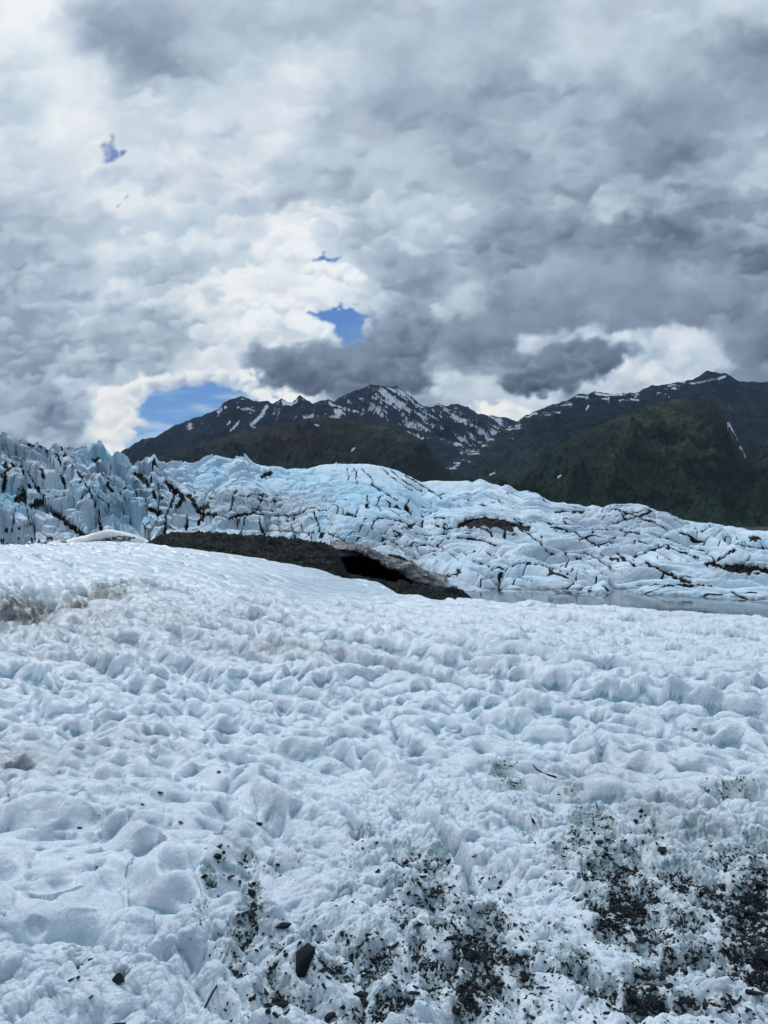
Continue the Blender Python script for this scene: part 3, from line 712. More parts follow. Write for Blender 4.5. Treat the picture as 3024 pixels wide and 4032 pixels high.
# ------------------------------------------------------------------ MORAINE
def build_moraine():
    crest = [(-300,2185),(300,2172),(500,2160),(567,2146),(600,2128),(633,2114),(675,2103),(760,2101),(844,2104),(1000,2112),(1100,2122),(1201,2134),(1290,2150),(1325,2166),(1345,2215),(1370,2262),(1440,2284),(1530,2300),(1640,2303),(1760,2316),(1825,2326),(1850,2350),(1900,2420),(2000,2500)]
    px = np.linspace(-300, 1990, 900)
    cy = np.interp(px, [a for a, b in crest], [b for a, b in crest]) + fbm(f32(px / 26), f32(px * 0), 5, 500, .7) * 9
    Yc = np.interp(px, [-300, 600, 1300, 1400, 1900], [118, 108, 99, 97, 92])
    t = np.concatenate([np.linspace(0, 1, 260), np.linspace(1.01, 1.5, 50)])
    P, T = np.meshgrid(px, t)
    Y = 52 + (Yc - 52) * T
    X = (P - 1512) / FPX * Y
    zc = EYE + (HZ - cy) / FPX * Yc
    k = np.clip(T, 0, 1)
    z = -9.5 + (zc + 9.5) * (1 - (1 - k) ** 1.35)
    z = np.where(T > 1, zc - (T - 1) ** 1.2 * 16, z)
    Xf, Yf = f32(X), f32(Y)
    rel = fbm(Xf / 4, Yf / 4, 5, 510, .6) * 1.2 + ridged(Xf / 2.2, Yf / 1.4, 4, 515) * .8 + fbm(Xf / .5, Yf / .5, 3, 519) * .13
    z = z + rel * np.clip((1 - k) * 9 + .18, 0, 1)
    m = NT("moraine_gravel", .9, .2)
    c = m.mix(m.ramp(m.noise(.5, 8, .7, stretch=(.7, 1, 2.5)), .35, .65), (.006, .010, .012), (.024, .034, .036))
    c = m.mix(m.ramp(m.noise(1.6, 6, .75, stretch=(.6, 1, 1.8)), .56, .66), c, (.085, .10, .10))
    m.color(c); m.normal(m.bump(m.noise(2.2, 8, .7), .5, 1))
    tag(grid_object("moraine", X, Y, z, m.m), "dark gravel moraine bank between the near ice and the glacier", "moraine", kind='structure')
build_moraine()

def build_overhang():
    """dirty ice roof over the black melt cave: a thick shell reaching back into the glacier"""
    top = [(1300,2166),(1330,2162),(1350,2162),(1400,2160),(1442,2167),(1503,2194),(1563,2211),(1623,2220),(1653,2245),(1684,2259),(1720,2285),(1760,2315)]
    bot = [(1300,2170),(1330,2166),(1350,2168),(1400,2176),(1442,2190),(1480,2212),(1520,2234),(1560,2250),(1600,2275),(1623,2296),(1684,2310),(1760,2330)]
    px = np.linspace(1300, 1760, 260)
    ty = np.interp(px, *zip(*top)) + fbm(f32(px / 18), f32(px * 0), 4, 601, .6) * 4
    by = np.interp(px, *zip(*bot)) + fbm(f32(px / 14), f32(px * 0), 4, 605, .6) * 7
    by = np.maximum(by, ty + 5)
    Yf_ = 101.0; s = (px - 1512) / FPX
    zt = EYE + (HZ - ty) / FPX * (Yf_ + 6); zb = EYE + (HZ - by) / FPX * Yf_
    rings = []
    def ring(Y, z): rings.append((s * Yf_ * 0 + s * Y, np.full_like(s, Y) if np.isscalar(Y) else Y, z))
    for k in np.linspace(0, 1, 26):            # under side, going from the back to the lip
        Y = 119 - 18 * k; ring(Y, zb - .2 + (1 - k) * .9 + .0 * k)
    for k in np.linspace(.04, 1, 60):           # rounded lip and top going back
        Y = Yf_ + 6 * (k ** 1.7) ; ring(Y, zb + (zt - zb) * math.sin(k * math.pi / 2))
    for k in np.linspace(.04, 1, 40):
        Y = Yf_ + 6 + 16 * k; ring(Y, zt - 3.5 * k * k)
    X = np.array([r[0] for r in rings]); Y = np.array([r[1] for r in rings]); z = np.array([r[2] for r in rings])
    nn = fbm(f32(X / 1.6), f32(Y / 1.6 + z), 4, 611, .6) * .35 + billow(f32(X / 2.6 + z * .3), f32(Y / 3 + z * .5), 3, 615) * .7
    z = z + nn; Y = Y - nn * .8
    m = NT("dirty_cave_ice", .5, .4)
    g = m.noise(.55, 7, .66, stretch=(1, .4, 2.2))
    c = m.mix(m.ramp(g, .40, .66), (.030, .032, .034), (.27, .30, .325))
    m.color(c); m.normal(m.bump(m.noise(1.5, 6, .6), .3, 1))
    o = grid_object("glacier", X, Y, z, m.m)
    tag(o, "dirty grey ice roof arching over the black melt cave", "glacier", kind='structure')
    # back wall of the cave: ice coloured near black to stand in for shade
    px2 = np.linspace(1290, 1790, 80); v = np.linspace(0, 1, 20)
    P, V = np.meshgrid(px2, v)
    Y2 = 116 - 3 * V + fbm(f32(P / 60), f32(V * 3), 3, 620) * 1.5
    X2 = (P - 1512) / FPX * Y2
    zr_ = EYE - (np.interp(P, [a for a, b in top], [b for a, b in top]) + 8 - HZ) / FPX * 107
    z2 = -10 + (zr_ - 1.0 + 10) * V
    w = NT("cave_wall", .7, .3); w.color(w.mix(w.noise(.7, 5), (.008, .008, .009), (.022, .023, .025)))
    tag(grid_object("cave_wall", X2, Y2, z2, w.m), "wall at the back of the melt cave, painted black for shade", "cave wall", kind='structure')
build_overhang()

# ------------------------------------------------------------------ FOREGROUND ICE
FG = {
 -330: [(1.5,0),(9,0),(11,0),(12,-.6),(14,-1),(17,-.1),(20,.4),(30,.4),(45,.3),(50,-.3),(60,-3),(75,-8),(90,-11)],
 0:    [(1.5,0),(8,0),(10.5,.02),(11.8,0),(12.4,-.7),(13.2,-1.1),(13.9,-.6),(14.6,.30),(16,.42),(20,.55),(25,.52),(30,.4),(38,.35),(45,.22),(50,-.3),(60,-3),(75,-8),(90,-11)],
 250:  [(1.5,0),(12,0),(13.8,.02),(14.5,-.6),(15,-.7),(15.6,-.2),(16.2,.20),(18,.28),(20,.34),(25,.42),(30,.33),(38,.32),(46,.35),(50,.1),(60,-3),(75,-8),(90,-11)],
 420:  [(1.5,0),(12,0),(15.8,.05),(16.6,-.4),(17.2,-.35),(17.9,.05),(18.6,.16),(20,.20),(25,.27),(38,.3),(50,.34),(56,-.6),(62,-2.5),(75,-8),(90,-11)],
 560:  [(1.5,0),(12,0),(17.5,.05),(20,.06),(25,.18),(38,.2),(50,.2),(54,-.1),(60,-2),(75,-8),(90,-11)],
 750:  [(1.5,0),(12,0),(20,0),(30,-.05),(45,.04),(50,-.3),(60,-2.5),(75,-8),(90,-11)],
 1000: [(1.5,0),(12,0),(16,-.05),(20,-.3),(24,-.45),(30,-.45),(45,-.42),(50,-.9),(60,-3.5),(75,-9),(90,-11)],
 1250: [(1.5,0),(12,-.02),(16,-.15),(20,-.5),(23,-.72),(28,-.85),(42,-.95),(48,-1.7),(60,-5),(75,-10),(90,-11)],
 1500: [(1.5,0),(12,-.05),(16,-.25),(19,-.5),(22,-.92),(28,-1.12),(36,-1.2),(41,-1.9),(50,-5),(60,-9),(90,-11)],
 1680: [(1.5,0),(12,-.08),(18,-.42),(22,-.85),(26,-1.05),(29,-1.16),(33,-2),(45,-6.5),(60,-11),(90,-12)],
 1780: [(1.5,0),(12,-.1),(18,-.42),(22,-.72),(25,-.93),(27,-1.4),(32,-3),(45,-7.5),(60,-11),(90,-12)],
 2000: [(1.5,0),(12,-.1),(18,-.5),(22,-.75),(24,-.88),(27,-1.6),(35,-5),(45,-9),(60,-12),(90,-12)],
 2400: [(1.5,0),(8,-.02),(12,-.2),(18,-.55),(21,-.76),(24,-1.4),(32,-5),(42,-9.5),(60,-12),(90,-12)],
 3024: [(1.5,0),(8,-.05),(12,-.3),(16,-.6),(19,-.8),(22,-1.5),(30,-5),(40,-9.5),(60,-12),(90,-12)],
 3450: [(1.5,0),(8,-.1),(12,-.4),(16,-.7),(18,-.85),(21,-1.5),(30,-5.5),(40,-10),(60,-12),(90,-12)],
}
# dirty pits with gravel: (photo px, photo py, rx, ry, density)
PITS = [(960,3380,50,40,.5),(985,3520,50,60,.7),(1000,3640,60,60,.8),(960,3740,70,60,.7),(930,3850,60,60,.5),(1130,3560,0,0,0),(1180,3780,80,60,.7),(1320,3830,90,40,.6),(1460,3800,110,70,.8),
 (1560,3850,80,60,.7),(1540,3970,90,60,.8),(1680,3450,90,40,.8),(1740,3400,70,30,.7),(1690,3560,70,80,.9),(1590,3640,60,50,.6),(1900,3720,110,110,1.0),(1900,3860,80,110,1.0),(1830,3990,60,60,.9),
 (2000,3760,70,80,.6),(1780,3850,60,60,.7),(1990,3025,40,50,.9),(1730,3090,0,0,0),(2330,3270,80,60,.9),(2280,3350,60,60,.8),(2400,3340,40,50,.7),(2410,3500,110,90,1.0),(2470,3600,90,90,1.0),(2420,3660,70,60,.9),
 (2590,3330,60,60,.7),(2700,3520,110,80,.65),(2640,3480,120,60,.6),(2800,3560,90,70,.8),(2900,3650,60,120,1.0),(2980,3500,60,100,1.0),(2980,3680,70,150,1.15),(3000,3850,60,80,1.0),(2750,3780,90,60,.6),(2620,3780,60,60,.7),
 (2560,3900,90,90,.8),(2700,3960,140,70,.7),(2500,3990,80,50,.9),(1560,3000,0,0,0),(2900,3120,120,22,.8),(2820,3150,60,25,.6),(310,3840,38,26,.7),(470,3860,34,24,.6),(1110,3960,40,50,.8),(1200,3890,40,40,.8),(1640,3380,70,30,.5),(2060,3880,60,80,.6),
 (2160,3200,50,40,.5),(2030,3110,50,30,.6),(870,3330,40,28,.5),(2950,3380,90,60,.7),(2180,3650,50,60,.4),(1400,4000,50,40,.7)]
PITS += [(830,3480,40,50,.45),(800,3620,50,60,.5),(1080,3400,50,40,.4),(1240,3640,70,50,.5),(1350,3560,80,40,.45),(1460,3440,70,30,.5),(1420,3330,80,25,.45),(1560,3420,60,40,.5),(860,3740,40,50,.5),(1000,3960,60,60,.5),(1640,3760,50,60,.6),(2010,3560,40,40,.4),(2120,3920,60,60,.5),(1950,3480,50,40,.4),(1350,3700,70,40,.45),(1480,3690,60,40,.45),(1560,3520,60,50,.5),(2100,3770,70,90,.55),(2240,3830,90,90,.5),(2350,3930,90,70,.7),(2540,3560,80,60,.7),(2560,3700,90,70,.65),(2700,3650,100,70,.7),(2830,3420,90,60,.7),(2760,3330,90,50,.5),
 (2880,3820,90,80,.7),(2820,3960,90,60,.6),(1240,3960,70,40,.5),(1720,3700,50,70,.6),(1680,3860,60,60,.7),(2480,3420,70,50,.7),(2200,3420,60,60,.45),(2100,3300,60,50,.4),(1820,3600,60,60,.6),(1080,3760,50,50,.5),(1060,3870,50,50,.6),(2250,3130,70,40,.45),(2520,3230,90,40,.45)]
PITS = [p for p in PITS if p[2] > 0]

def build_foreground():
    cols = 1500
    px = np.linspace(-300, 3330, cols)
    rowsY = [1.75]
    while rowsY[-1] < 95:
        y = rowsY[-1]
        d = min(y * y / (EYE * 768) * .52, .065 if y < 50 else .18)
        if y > 62: d = .6
        rowsY.append(y + d)
    rowsY = np.array(rowsY)
    ks = sorted(FG)
    tab = np.array([np.interp(rowsY, *zip(*FG[k])) for k in ks])          # k x rows
    # monotone-ish smoothing across columns
    base = np.empty((len(rowsY), cols), F)
    for i in range(len(rowsY)):
        base[i] = np.interp(px, ks, tab[:, i])
    P, Y = np.meshgrid(px, rowsY)
    S = (P - 1512) / FPX
    base = blur(base, 34, 1)
    # smooth along Y with a physically constant width: resample-free light blur
    far = rowsY > 9
    base[far] = blur(base[far], 4, 0)
    X = f32(S * Y); Yf = f32(Y)
    # ---- long furrows running down to the right, steeper on the viewer's side
    w1 = fbm(X / 2.2, Yf / 2.2, 4, 700); w2 = fbm(X / .8, Yf / .8, 4, 704)
    v = (X * .78 + Yf * .62) + w1 * .75 + w2 * .16
    ph = v / .92; fr = ph - np.floor(ph); cid = np.floor(ph).astype(np.int32)
    ka = VX[(cid * 13 + 5) & 1023]
    saw = np.where(fr < .80, 1 - (1 - fr / .8) ** 2.2 * 1.0, 1 - sm(.80, 1.0, fr))   # rises away from viewer? see below
    saw = 1 - saw                                                                     # rounded top, steep face toward viewer
    prof = np.where(fr < .22, sm(0, .22, fr), 1 - ((fr - .22) / .78) ** 1.5)
    fam = sm(-.35, .3, fbm(X / 3.3, Yf / 3.3, 3, 710))
    furrow = (prof - .5) * (.085 + .09 * ka) * (.35 + .75 * fam)
    # second, finer set of scallop steps
    v2 = (X * .25 + Yf * .97) + w1 * .5 + fbm(X / .5, Yf / .4, 3, 714) * .26
    p2 = v2 / .46; f2_ = p2 - np.floor(p2)
    prof2 = np.where(f2_ < .25, sm(0, .25, f2_), 1 - ((f2_ - .25) / .75) ** 1.4)
    # ---- sun cups: rounded pillows parted by creases
    gx = X + w2 * .16; gy = Yf + fbm(X / .7, Yf / .7, 3, 718) * .14
    a1, a2, i1, ax_, ay_ = worley((gx * .62 - gy * .78) / .38, (gx * .78 + gy * .62) / .25, 720, 1.0)
    ed = np.clip((a2 - a1) / .75, 0, 1) ** .62
    pil = ed * (.62 + .5 * VX[i1] + ay_ * .75 + ax_ * .25) - .30 * a1 * a1
    b1, b2, i2, bx_, by_ = worley((gx + .3) / .125, gy / .115, 727, 1.0)
    pil2 = np.clip((b2 - b1) / .7, 0, 1) ** .7 * (.6 + .5 * VX[i2] + by_ * .6) + .1
    c1, c2, i3, _, _ = worley(gx / .055, gy / .05, 731, 1.0)
    pil3 = 1 - np.clip(c1 * 1.15, 0, 1.2) ** 2
    modA = .6 + .6 * sm(-.4, .5, fbm(X / 1.6, Yf / 1.6, 3, 735))
    near = sm(7, 3.2, Yf)
    d1, _, i4, _, _ = worley(gx / 1.0 + .4, gy / .8, 737, 1.0)
    pil0 = 1 - np.clip(d1 * 1.1, 0, 1.2) ** 2
    fard = sm(11, 24, Yf)
    PYr = HZ + (EYE - base) / Y * FPX
    lump = np.clip(sm(800, 1500, P) * sm(2900, 3350, PYr) + sm(3650, 3800, PYr + P * .1) * .8, 0, 1).astype(F)     # broken, crumbly ice
    lump = np.clip(lump + .35 * fbm(X / .8, Yf / .8, 3, 738), 0, 1)
    # round melt cups pressed into the smooth crust
    e1, _, i5, _, _ = worley(gx / .27 + 3, gy / .24, 741, .9)
    e2, _, i6, _, _ = worley(gx / .115 + 9, gy / .10, 743, .9)
    cup = np.exp(-(e1 / .33) ** 3.0) * (VX[i5] > .35) * (.4 + .8 * VY[i5]) * .085 + np.exp(-(e2 / .32) ** 3.0) * (VX[i6] > .45) * (.3 + .7 * VY[i6]) * .028
    cup = cup * (1 - .6 * lump) * (1 - fard) * sm(11, 8, Yf) + cup * .35 * sm(8, 11, Yf) * (1 - fard)
    bil = (np.sqrt(billow(gx / .11, gy / .10, 1, 746)) - .5) * .036 + (np.sqrt(billow(gx / .045, gy / .045, 1, 747)) - .5) * .014
    rel = furrow * 1.7 * (1 - .52 * sm(9, 4.5, Yf)) * (1 - .45 * fard) + (prof2 - .5) * .050 * modA * (1 - .5 * fard) + (pil - .5) * .084 * modA * (.65 + .35 * np.maximum(lump, sm(4.5, 7, Yf))) * (1 - .75 * fard) \
        + (pil2 - .5) * (.005 + .019 * lump) * (.5 + .7 * modA) * (1 - .8 * fard) + (pil0 - .5) * .16 * modA * (.35 + .65 * fard) + bil * lump * near + (pil3 - .5) * .006 * (1 - sm(5, 9, Yf)) * (.3 + .7 * lump)
    rel = rel * (1 - .45 * sm(.0, 1, np.exp(-((P - 1200) / 450) ** 2) * sm(22, 28, Y)))
    rel = rel * (1 - .26 * sm(7.0, 3.0, Yf)) - cup * 1.1
    big = fbm(X / 5.5, Yf / 5.5, 3, 740) * .20 + fbm(X / 1.7, Yf / 1.7, 3, 744) * .07
    crumb = fbm(X / .03, Yf / .03, 4, 748, .6) * .0075 * (1 - sm(4, 8, Yf)) * (.35 + .65 * lump) + fbm(X / .13, Yf / .13, 3, 752, .5) * (.004 + .008 * lump) * (1 - .7 * fard)
    z = base + (big + rel) + crumb
    chan = np.zeros_like(z, dtype=F)
    cqx = f32(P + fbm(X / .3, Yf / .3, 4, 790) * 26); cqy = f32(PYr + fbm(X / .3, Yf / .3, 4, 794) * 14)
    for pts in ([(490,2681),(583,2722),(674,2754),(783,2777),(911,2808),(1011,2863),(1075,2881),(1212,2900),(1275,2927),(1367,2990),(1449,3041),(1503,3091)],
                [(640,2630),(710,2644),(838,2685)], [(1150,2665),(1212,2681),(1330,2720),(1421,2754),(1512,2800),(1567,2838),(1567,2911),(1620,2940),(1685,2985)],
                [(1703,2710),(1776,2756),(1850,2800),(1904,2829)], [(1977,2719),(2077,2770),(2232,2811),(2314,2847),(2360,2911),(2369,2956),(2350,3030)], [(2060,2500),(2122,2551)],
                [(2500,2770),(2587,2801),(2697,2856),(2806,2893),(2900,2900)], [(250,2500),(300,2540),(401,2599),(440,2640)], [(100,2700),(220,2750),(330,2800),(460,2830),(620,2860)], [(2150,2640),(2300,2680),(2450,2700),(2600,2740)],
                [(1850,3080),(1900,3150),(1990,3180)], [(1560,3250),(1700,3300),(1800,3400),(1860,3500)], [(1050,3120),(1200,3180),(1330,3260),(1400,3330)], [(1500,2560),(1640,2600),(1760,2660)], [(700,2500),(850,2540),(1000,2600),(1100,2640)]):
        dd = polyd(cqx, cqy, pts, 130)
        chan = np.maximum(chan, np.exp(-(dd / 18) ** 2)); 
        z = z + .035 * np.exp(-(dd / 70) ** 2)
    z = z - chan * .10
    # melted round cups with stones, near the camera
    rnd = np.random.default_rng(5)
    # ---- pits
    PY0 = HZ + (EYE - base) / Y * FPX
    pitn = fbm(X / .13, Yf / .16, 5, 760, .62)
    pit = np.zeros_like(z, dtype=F); dens = np.zeros_like(z, dtype=F)
    for x, y, rx, ry, dn in PITS:
        m = (np.abs(P - x) < rx * 3) & (np.abs(PY0 - y) < ry * 3)
        g = np.exp(-(((P[m] - x) / (rx * 1.15)) ** 2 + ((PY0[m] - y) / (ry * 1.15)) ** 2))
        dens[m] = np.maximum(dens[m], g * dn)
    pit = sm(.30, .66, dens + pitn * .95)
    nearpit = sm(9, 6, Yf)
    z = z - pit * (.024 + .02 * fbm(X / .3, Yf / .3, 2, 765)) * (.5 + .5 * near)
    # broken chunkier edge around the pits
    chunk = fbm(X / .05, Yf / .05, 3, 768) * .012 * sm(.05, .4, dens) * (1 - pit * .6)
    z = z + chunk
    # hollow, steep blue-green bank at the lower left
    PYz = HZ + (EYE - z) / Y * FPX
    hol = np.exp(-(((P - 150) / 330) ** 2) ** 1.5) * np.exp(-((PY0 - (3700 - .10 * P)) / 60) ** 2)
    z = z - hol * .12 * sm(700, 350, P)
    holb = hol * sm(700, 350, P)
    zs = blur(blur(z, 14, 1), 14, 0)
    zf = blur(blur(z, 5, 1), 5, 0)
    crest = np.clip((z - zs) * (16 / (1 + Yf * .16)) + (z - zf) * (40 / (1 + Yf * .14)) + .5, 0, 1)  # height against blurred ground; drives the painted shade of hollows
    # ---- films of silt
    bl = lambda x, y, rx, ry: np.exp(-((P - x) / rx) ** 2 - ((PY0 - y) / ry) ** 2)
    film = fbm(X / .9, Yf / 1.1, 5, 770, .6)
    silt = .50 * bl(350, 2520, 600, 90) + .42 * bl(800, 2420, 500, 60) + .45 * bl(1150, 2560, 260, 45) + .95 * bl(1080, 2565, 150, 26) + .3 * bl(300, 3020, 300, 90) + .25 * bl(2400, 3050, 350, 120) + .35 * bl(700, 2950, 200, 60) \
         + .9 * bl(200, 2415, 240, 50) + .5 * bl(60, 3080, 120, 60) + .18 + .25 * bl(1700, 2600, 400, 60) + .75 * bl(560, 2335, 160, 22) + .5 * bl(110, 2560, 110, 16) + .35 * bl(2750, 3250, 300, 110)
    silt = silt * (.5 + .9 * sm(-.4, .5, film)) + .10 * near
    rimY = np.interp(P, [0, 250, 420, 600], [12.0, 14.1, 16.2, 18.5])
    face = sm(-.1, .45, film * .5 + .45 * fbm(X / .5, z / .25, 4, 775) + .28) * sm(0, .3, Y - rimY) * sm(2.9, 1.9, Y - rimY) * sm(640, 430, P)
    blue = .25 + .85 * bl(1300, 2300, 380, 70) + .30 * bl(500, 2230, 500, 60) + .25 * fbm(X / 1.5, Yf / 1.5, 4, 780) + holb * .9 + .2 * bl(2500, 2700, 500, 200) + .15 * bl(1400, 2850, 400, 150)
    m = NT("foreground_ice", .42, .5)
    fine = m.noise(9, 6, .65); g2 = m.noise(60, 4, .6)
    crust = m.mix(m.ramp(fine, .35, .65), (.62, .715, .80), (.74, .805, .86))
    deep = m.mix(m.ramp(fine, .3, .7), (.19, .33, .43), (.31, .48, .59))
    blue_shade = m.math('ADD', m.math('MULTIPLY', m.ramp(m.attr('crest'), .60, .08), .85), m.math('MULTIPLY', m.attr('blue'), .45), True)  # clear blue ice, plus hollow and crease shade painted into the colour
    c = m.mix(blue_shade, crust, deep)
    sn = m.ramp(m.noise(14, 7, .7), .30, .65, .35, 1.2)
    c = m.mix(m.math('MULTIPLY', m.math('MULTIPLY', m.attr('silt'), sn), .68, True), c, (.195, .210, .245))
    fa = m.attr('face')
    c = m.mix(m.math('MULTIPLY', fa, .85), c, (.105, .145, .155))
    grit = m.math('MULTIPLY', fa, m.ramp(m.noise(5, 8, .75), .44, .58), True)
    c = m.mix(grit, c, (.028, .032, .031))
    # wet coarse crystals round the pits, clear ice over dark gravel inside them
    c = m.mix(m.math('MULTIPLY', m.ramp(m.attr('dens'), .05, .55, 0, .75), m.ramp(m.noise(11, 6, .7), .36, .60)), c, (.27, .345, .375))
    pc = m.mix(m.ramp(m.noise(42, 6, .75), .30, .50), (.040, .058, .064), m.mix(m.ramp(m.noise(7, 4, .6), .4, .6), (.17, .28, .31), (.34, .42, .46)))
    c = m.mix(m.ramp(m.attr('pit'), .1, .95, 0, .9), c, pc)
    # scattered grains of rock in the crust
    v = m.n('ShaderNodeTexVoronoi'); v.inputs['Scale'].default_value = 55; m.l(m.pos(), v.inputs['Vector'])
    sp = m.math('MULTIPLY', m.math('LESS_THAN', v.outputs['Distance'], .20), m.ramp(m.noise(2.6, 4, .6), .60, .70))
    sp = m.math('MULTIPLY', sp, m.ramp(m.attr('dens'), .0, .25, .10, 1))
    c = m.mix(sp, c, (.02, .022, .025))
    m.color(c)
    m.l(m.ramp(g2, .4, .7, .22, .60), m.b.inputs['Roughness'])
    b0 = m.bump(m.noise(34, 6, .68), .012, .9)
    b1_ = m.bump(m.noise(170, 3, .6), .003, .8, b0)
    m.normal(b1_)
    m.b.inputs['Subsurface Weight'].default_value = 0.5
    m.b.inputs['Subsurface Radius'].default_value = (.5, .85, 1.0)
    m.b.inputs['Subsurface Scale'].default_value = .03
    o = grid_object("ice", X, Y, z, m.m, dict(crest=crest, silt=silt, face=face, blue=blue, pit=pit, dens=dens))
    tag(o, "rippled white foreground ice with rounded sun cups and grit filled pits", "ice", kind='structure')
    global FGD
    FGD = dict(px=px, Y=rowsY, z=z, pit=pit, dens=dens)
build_foreground()

def ground_z(px, Y):
    j = np.interp(px, FGD['px'], np.arange(len(FGD['px']))); i = np.interp(Y, FGD['Y'], np.arange(len(FGD['Y'])))
    j0 = np.clip(np.floor(j).astype(int), 0, len(FGD['px']) - 2); i0 = np.clip(np.floor(i).astype(int), 0, len(FGD['Y']) - 2)
    fj = j - j0; fi = i - i0; z = FGD['z']
    return (z[i0, j0] * (1 - fi) * (1 - fj) + z[i0 + 1, j0] * fi * (1 - fj) + z[i0, j0 + 1] * (1 - fi) * fj + z[i0 + 1, j0 + 1] * fi * fj)

def pix_to_ground(px, py):
    """first visible point of the near ice along the photo ray"""
    Y = FGD['Y']; m = Y < 40
    zz = ground_z(np.full(m.sum(), px, float), Y[m])
    pj = HZ + (EYE - zz) / Y[m] * FPX
    ok = np.where(pj <= py)[0]
    k = ok[0] if len(ok) else 0
    return (px - 1512) / FPX * Y[k], Y[k], zz[k]

# ------------------------------------------------------------------ STONES
def stone_geo(rs, sx, sy, sz):
    """angular chip: a cut block with jittered corners"""
    bm = bmesh.new()
    pts = []
    for _ in range(13):
        v = rs.normal(size=3); v /= np.linalg.norm(v) + 1e-6
        v = np.sign(v) * np.abs(v) ** .65
        pts.append(bm.verts.new((v[0] * sx, v[1] * sy, v[2] * sz)))
    r = bmesh.ops.convex_hull(bm, input=pts)
    bmesh.ops.delete(bm, geom=[g for g in r['geom_interior'] if isinstance(g, bmesh.types.BMVert)], context='VERTS')
    loose = [v for v in bm.verts if not v.link_faces]
    if loose: bmesh.ops.delete(bm, geom=loose, context='VERTS')
    return bm
sm_ = NT("wet_dark_stone", .7, .12)
oi = sm_.n('ShaderNodeObjectInfo')
cc = sm_.mix(sm_.ramp(sm_.noise(40, 5, .6), .35, .65), (.007, .010, .013), (.021, .028, .033))
cc = sm_.mix(sm_.math('MULTIPLY', oi.outputs['Random'], .5), cc, (.030, .034, .034))
sm_.color(cc); sm_.normal(sm_.bump(sm_.noise(90, 5, .65), .003, 1))
br = NT("brown_stone", .5, .4); br.color(br.mix(br.noise(60, 4), (.16, .10, .05), (.30, .20, .11)))
rd = NT("rust_stone", .45, .4); rd.color(rd.mix(rd.noise(60, 4), (.045, .020, .016), (.085, .04, .03)))

PROTO = []
for k in range(14):
    rs = np.random.default_rng(900 + k)
    bm = stone_geo(rs, 1, .55 + .4 * rs.random(), .32 + .3 * rs.random())
    bmesh.ops.bevel(bm, geom=bm.edges[:], offset=.06, segments=1, affect='EDGES', clamp_overlap=True)
    me = bpy.data.meshes.new("stone"); bm.to_mesh(me); bm.free(); me.materials.append(sm_.m)
    PROTO.append(me)

def put_stone(x, y, z, size, rot, label, group=None, mesh=None, mat=None, stretch=(1, 1, 1), sink=.25, tilt=.4):
    me = mesh or PROTO[random.randrange(len(PROTO))]
    if mat: me = me.copy(); me.materials.clear(); me.materials.append(mat)
    o = bpy.data.objects.new("stone", me); COL.objects.link(o)
    o.location = (x, y, z + size * stretch[2] * .4 * (1 - sink * 2))
    o.rotation_euler = (random.uniform(-tilt, tilt), random.uniform(-tilt, tilt), rot)
    o.scale = (size * stretch[0], size * stretch[1], size * stretch[2])
    tag(o, label, "stone", group)
    return o

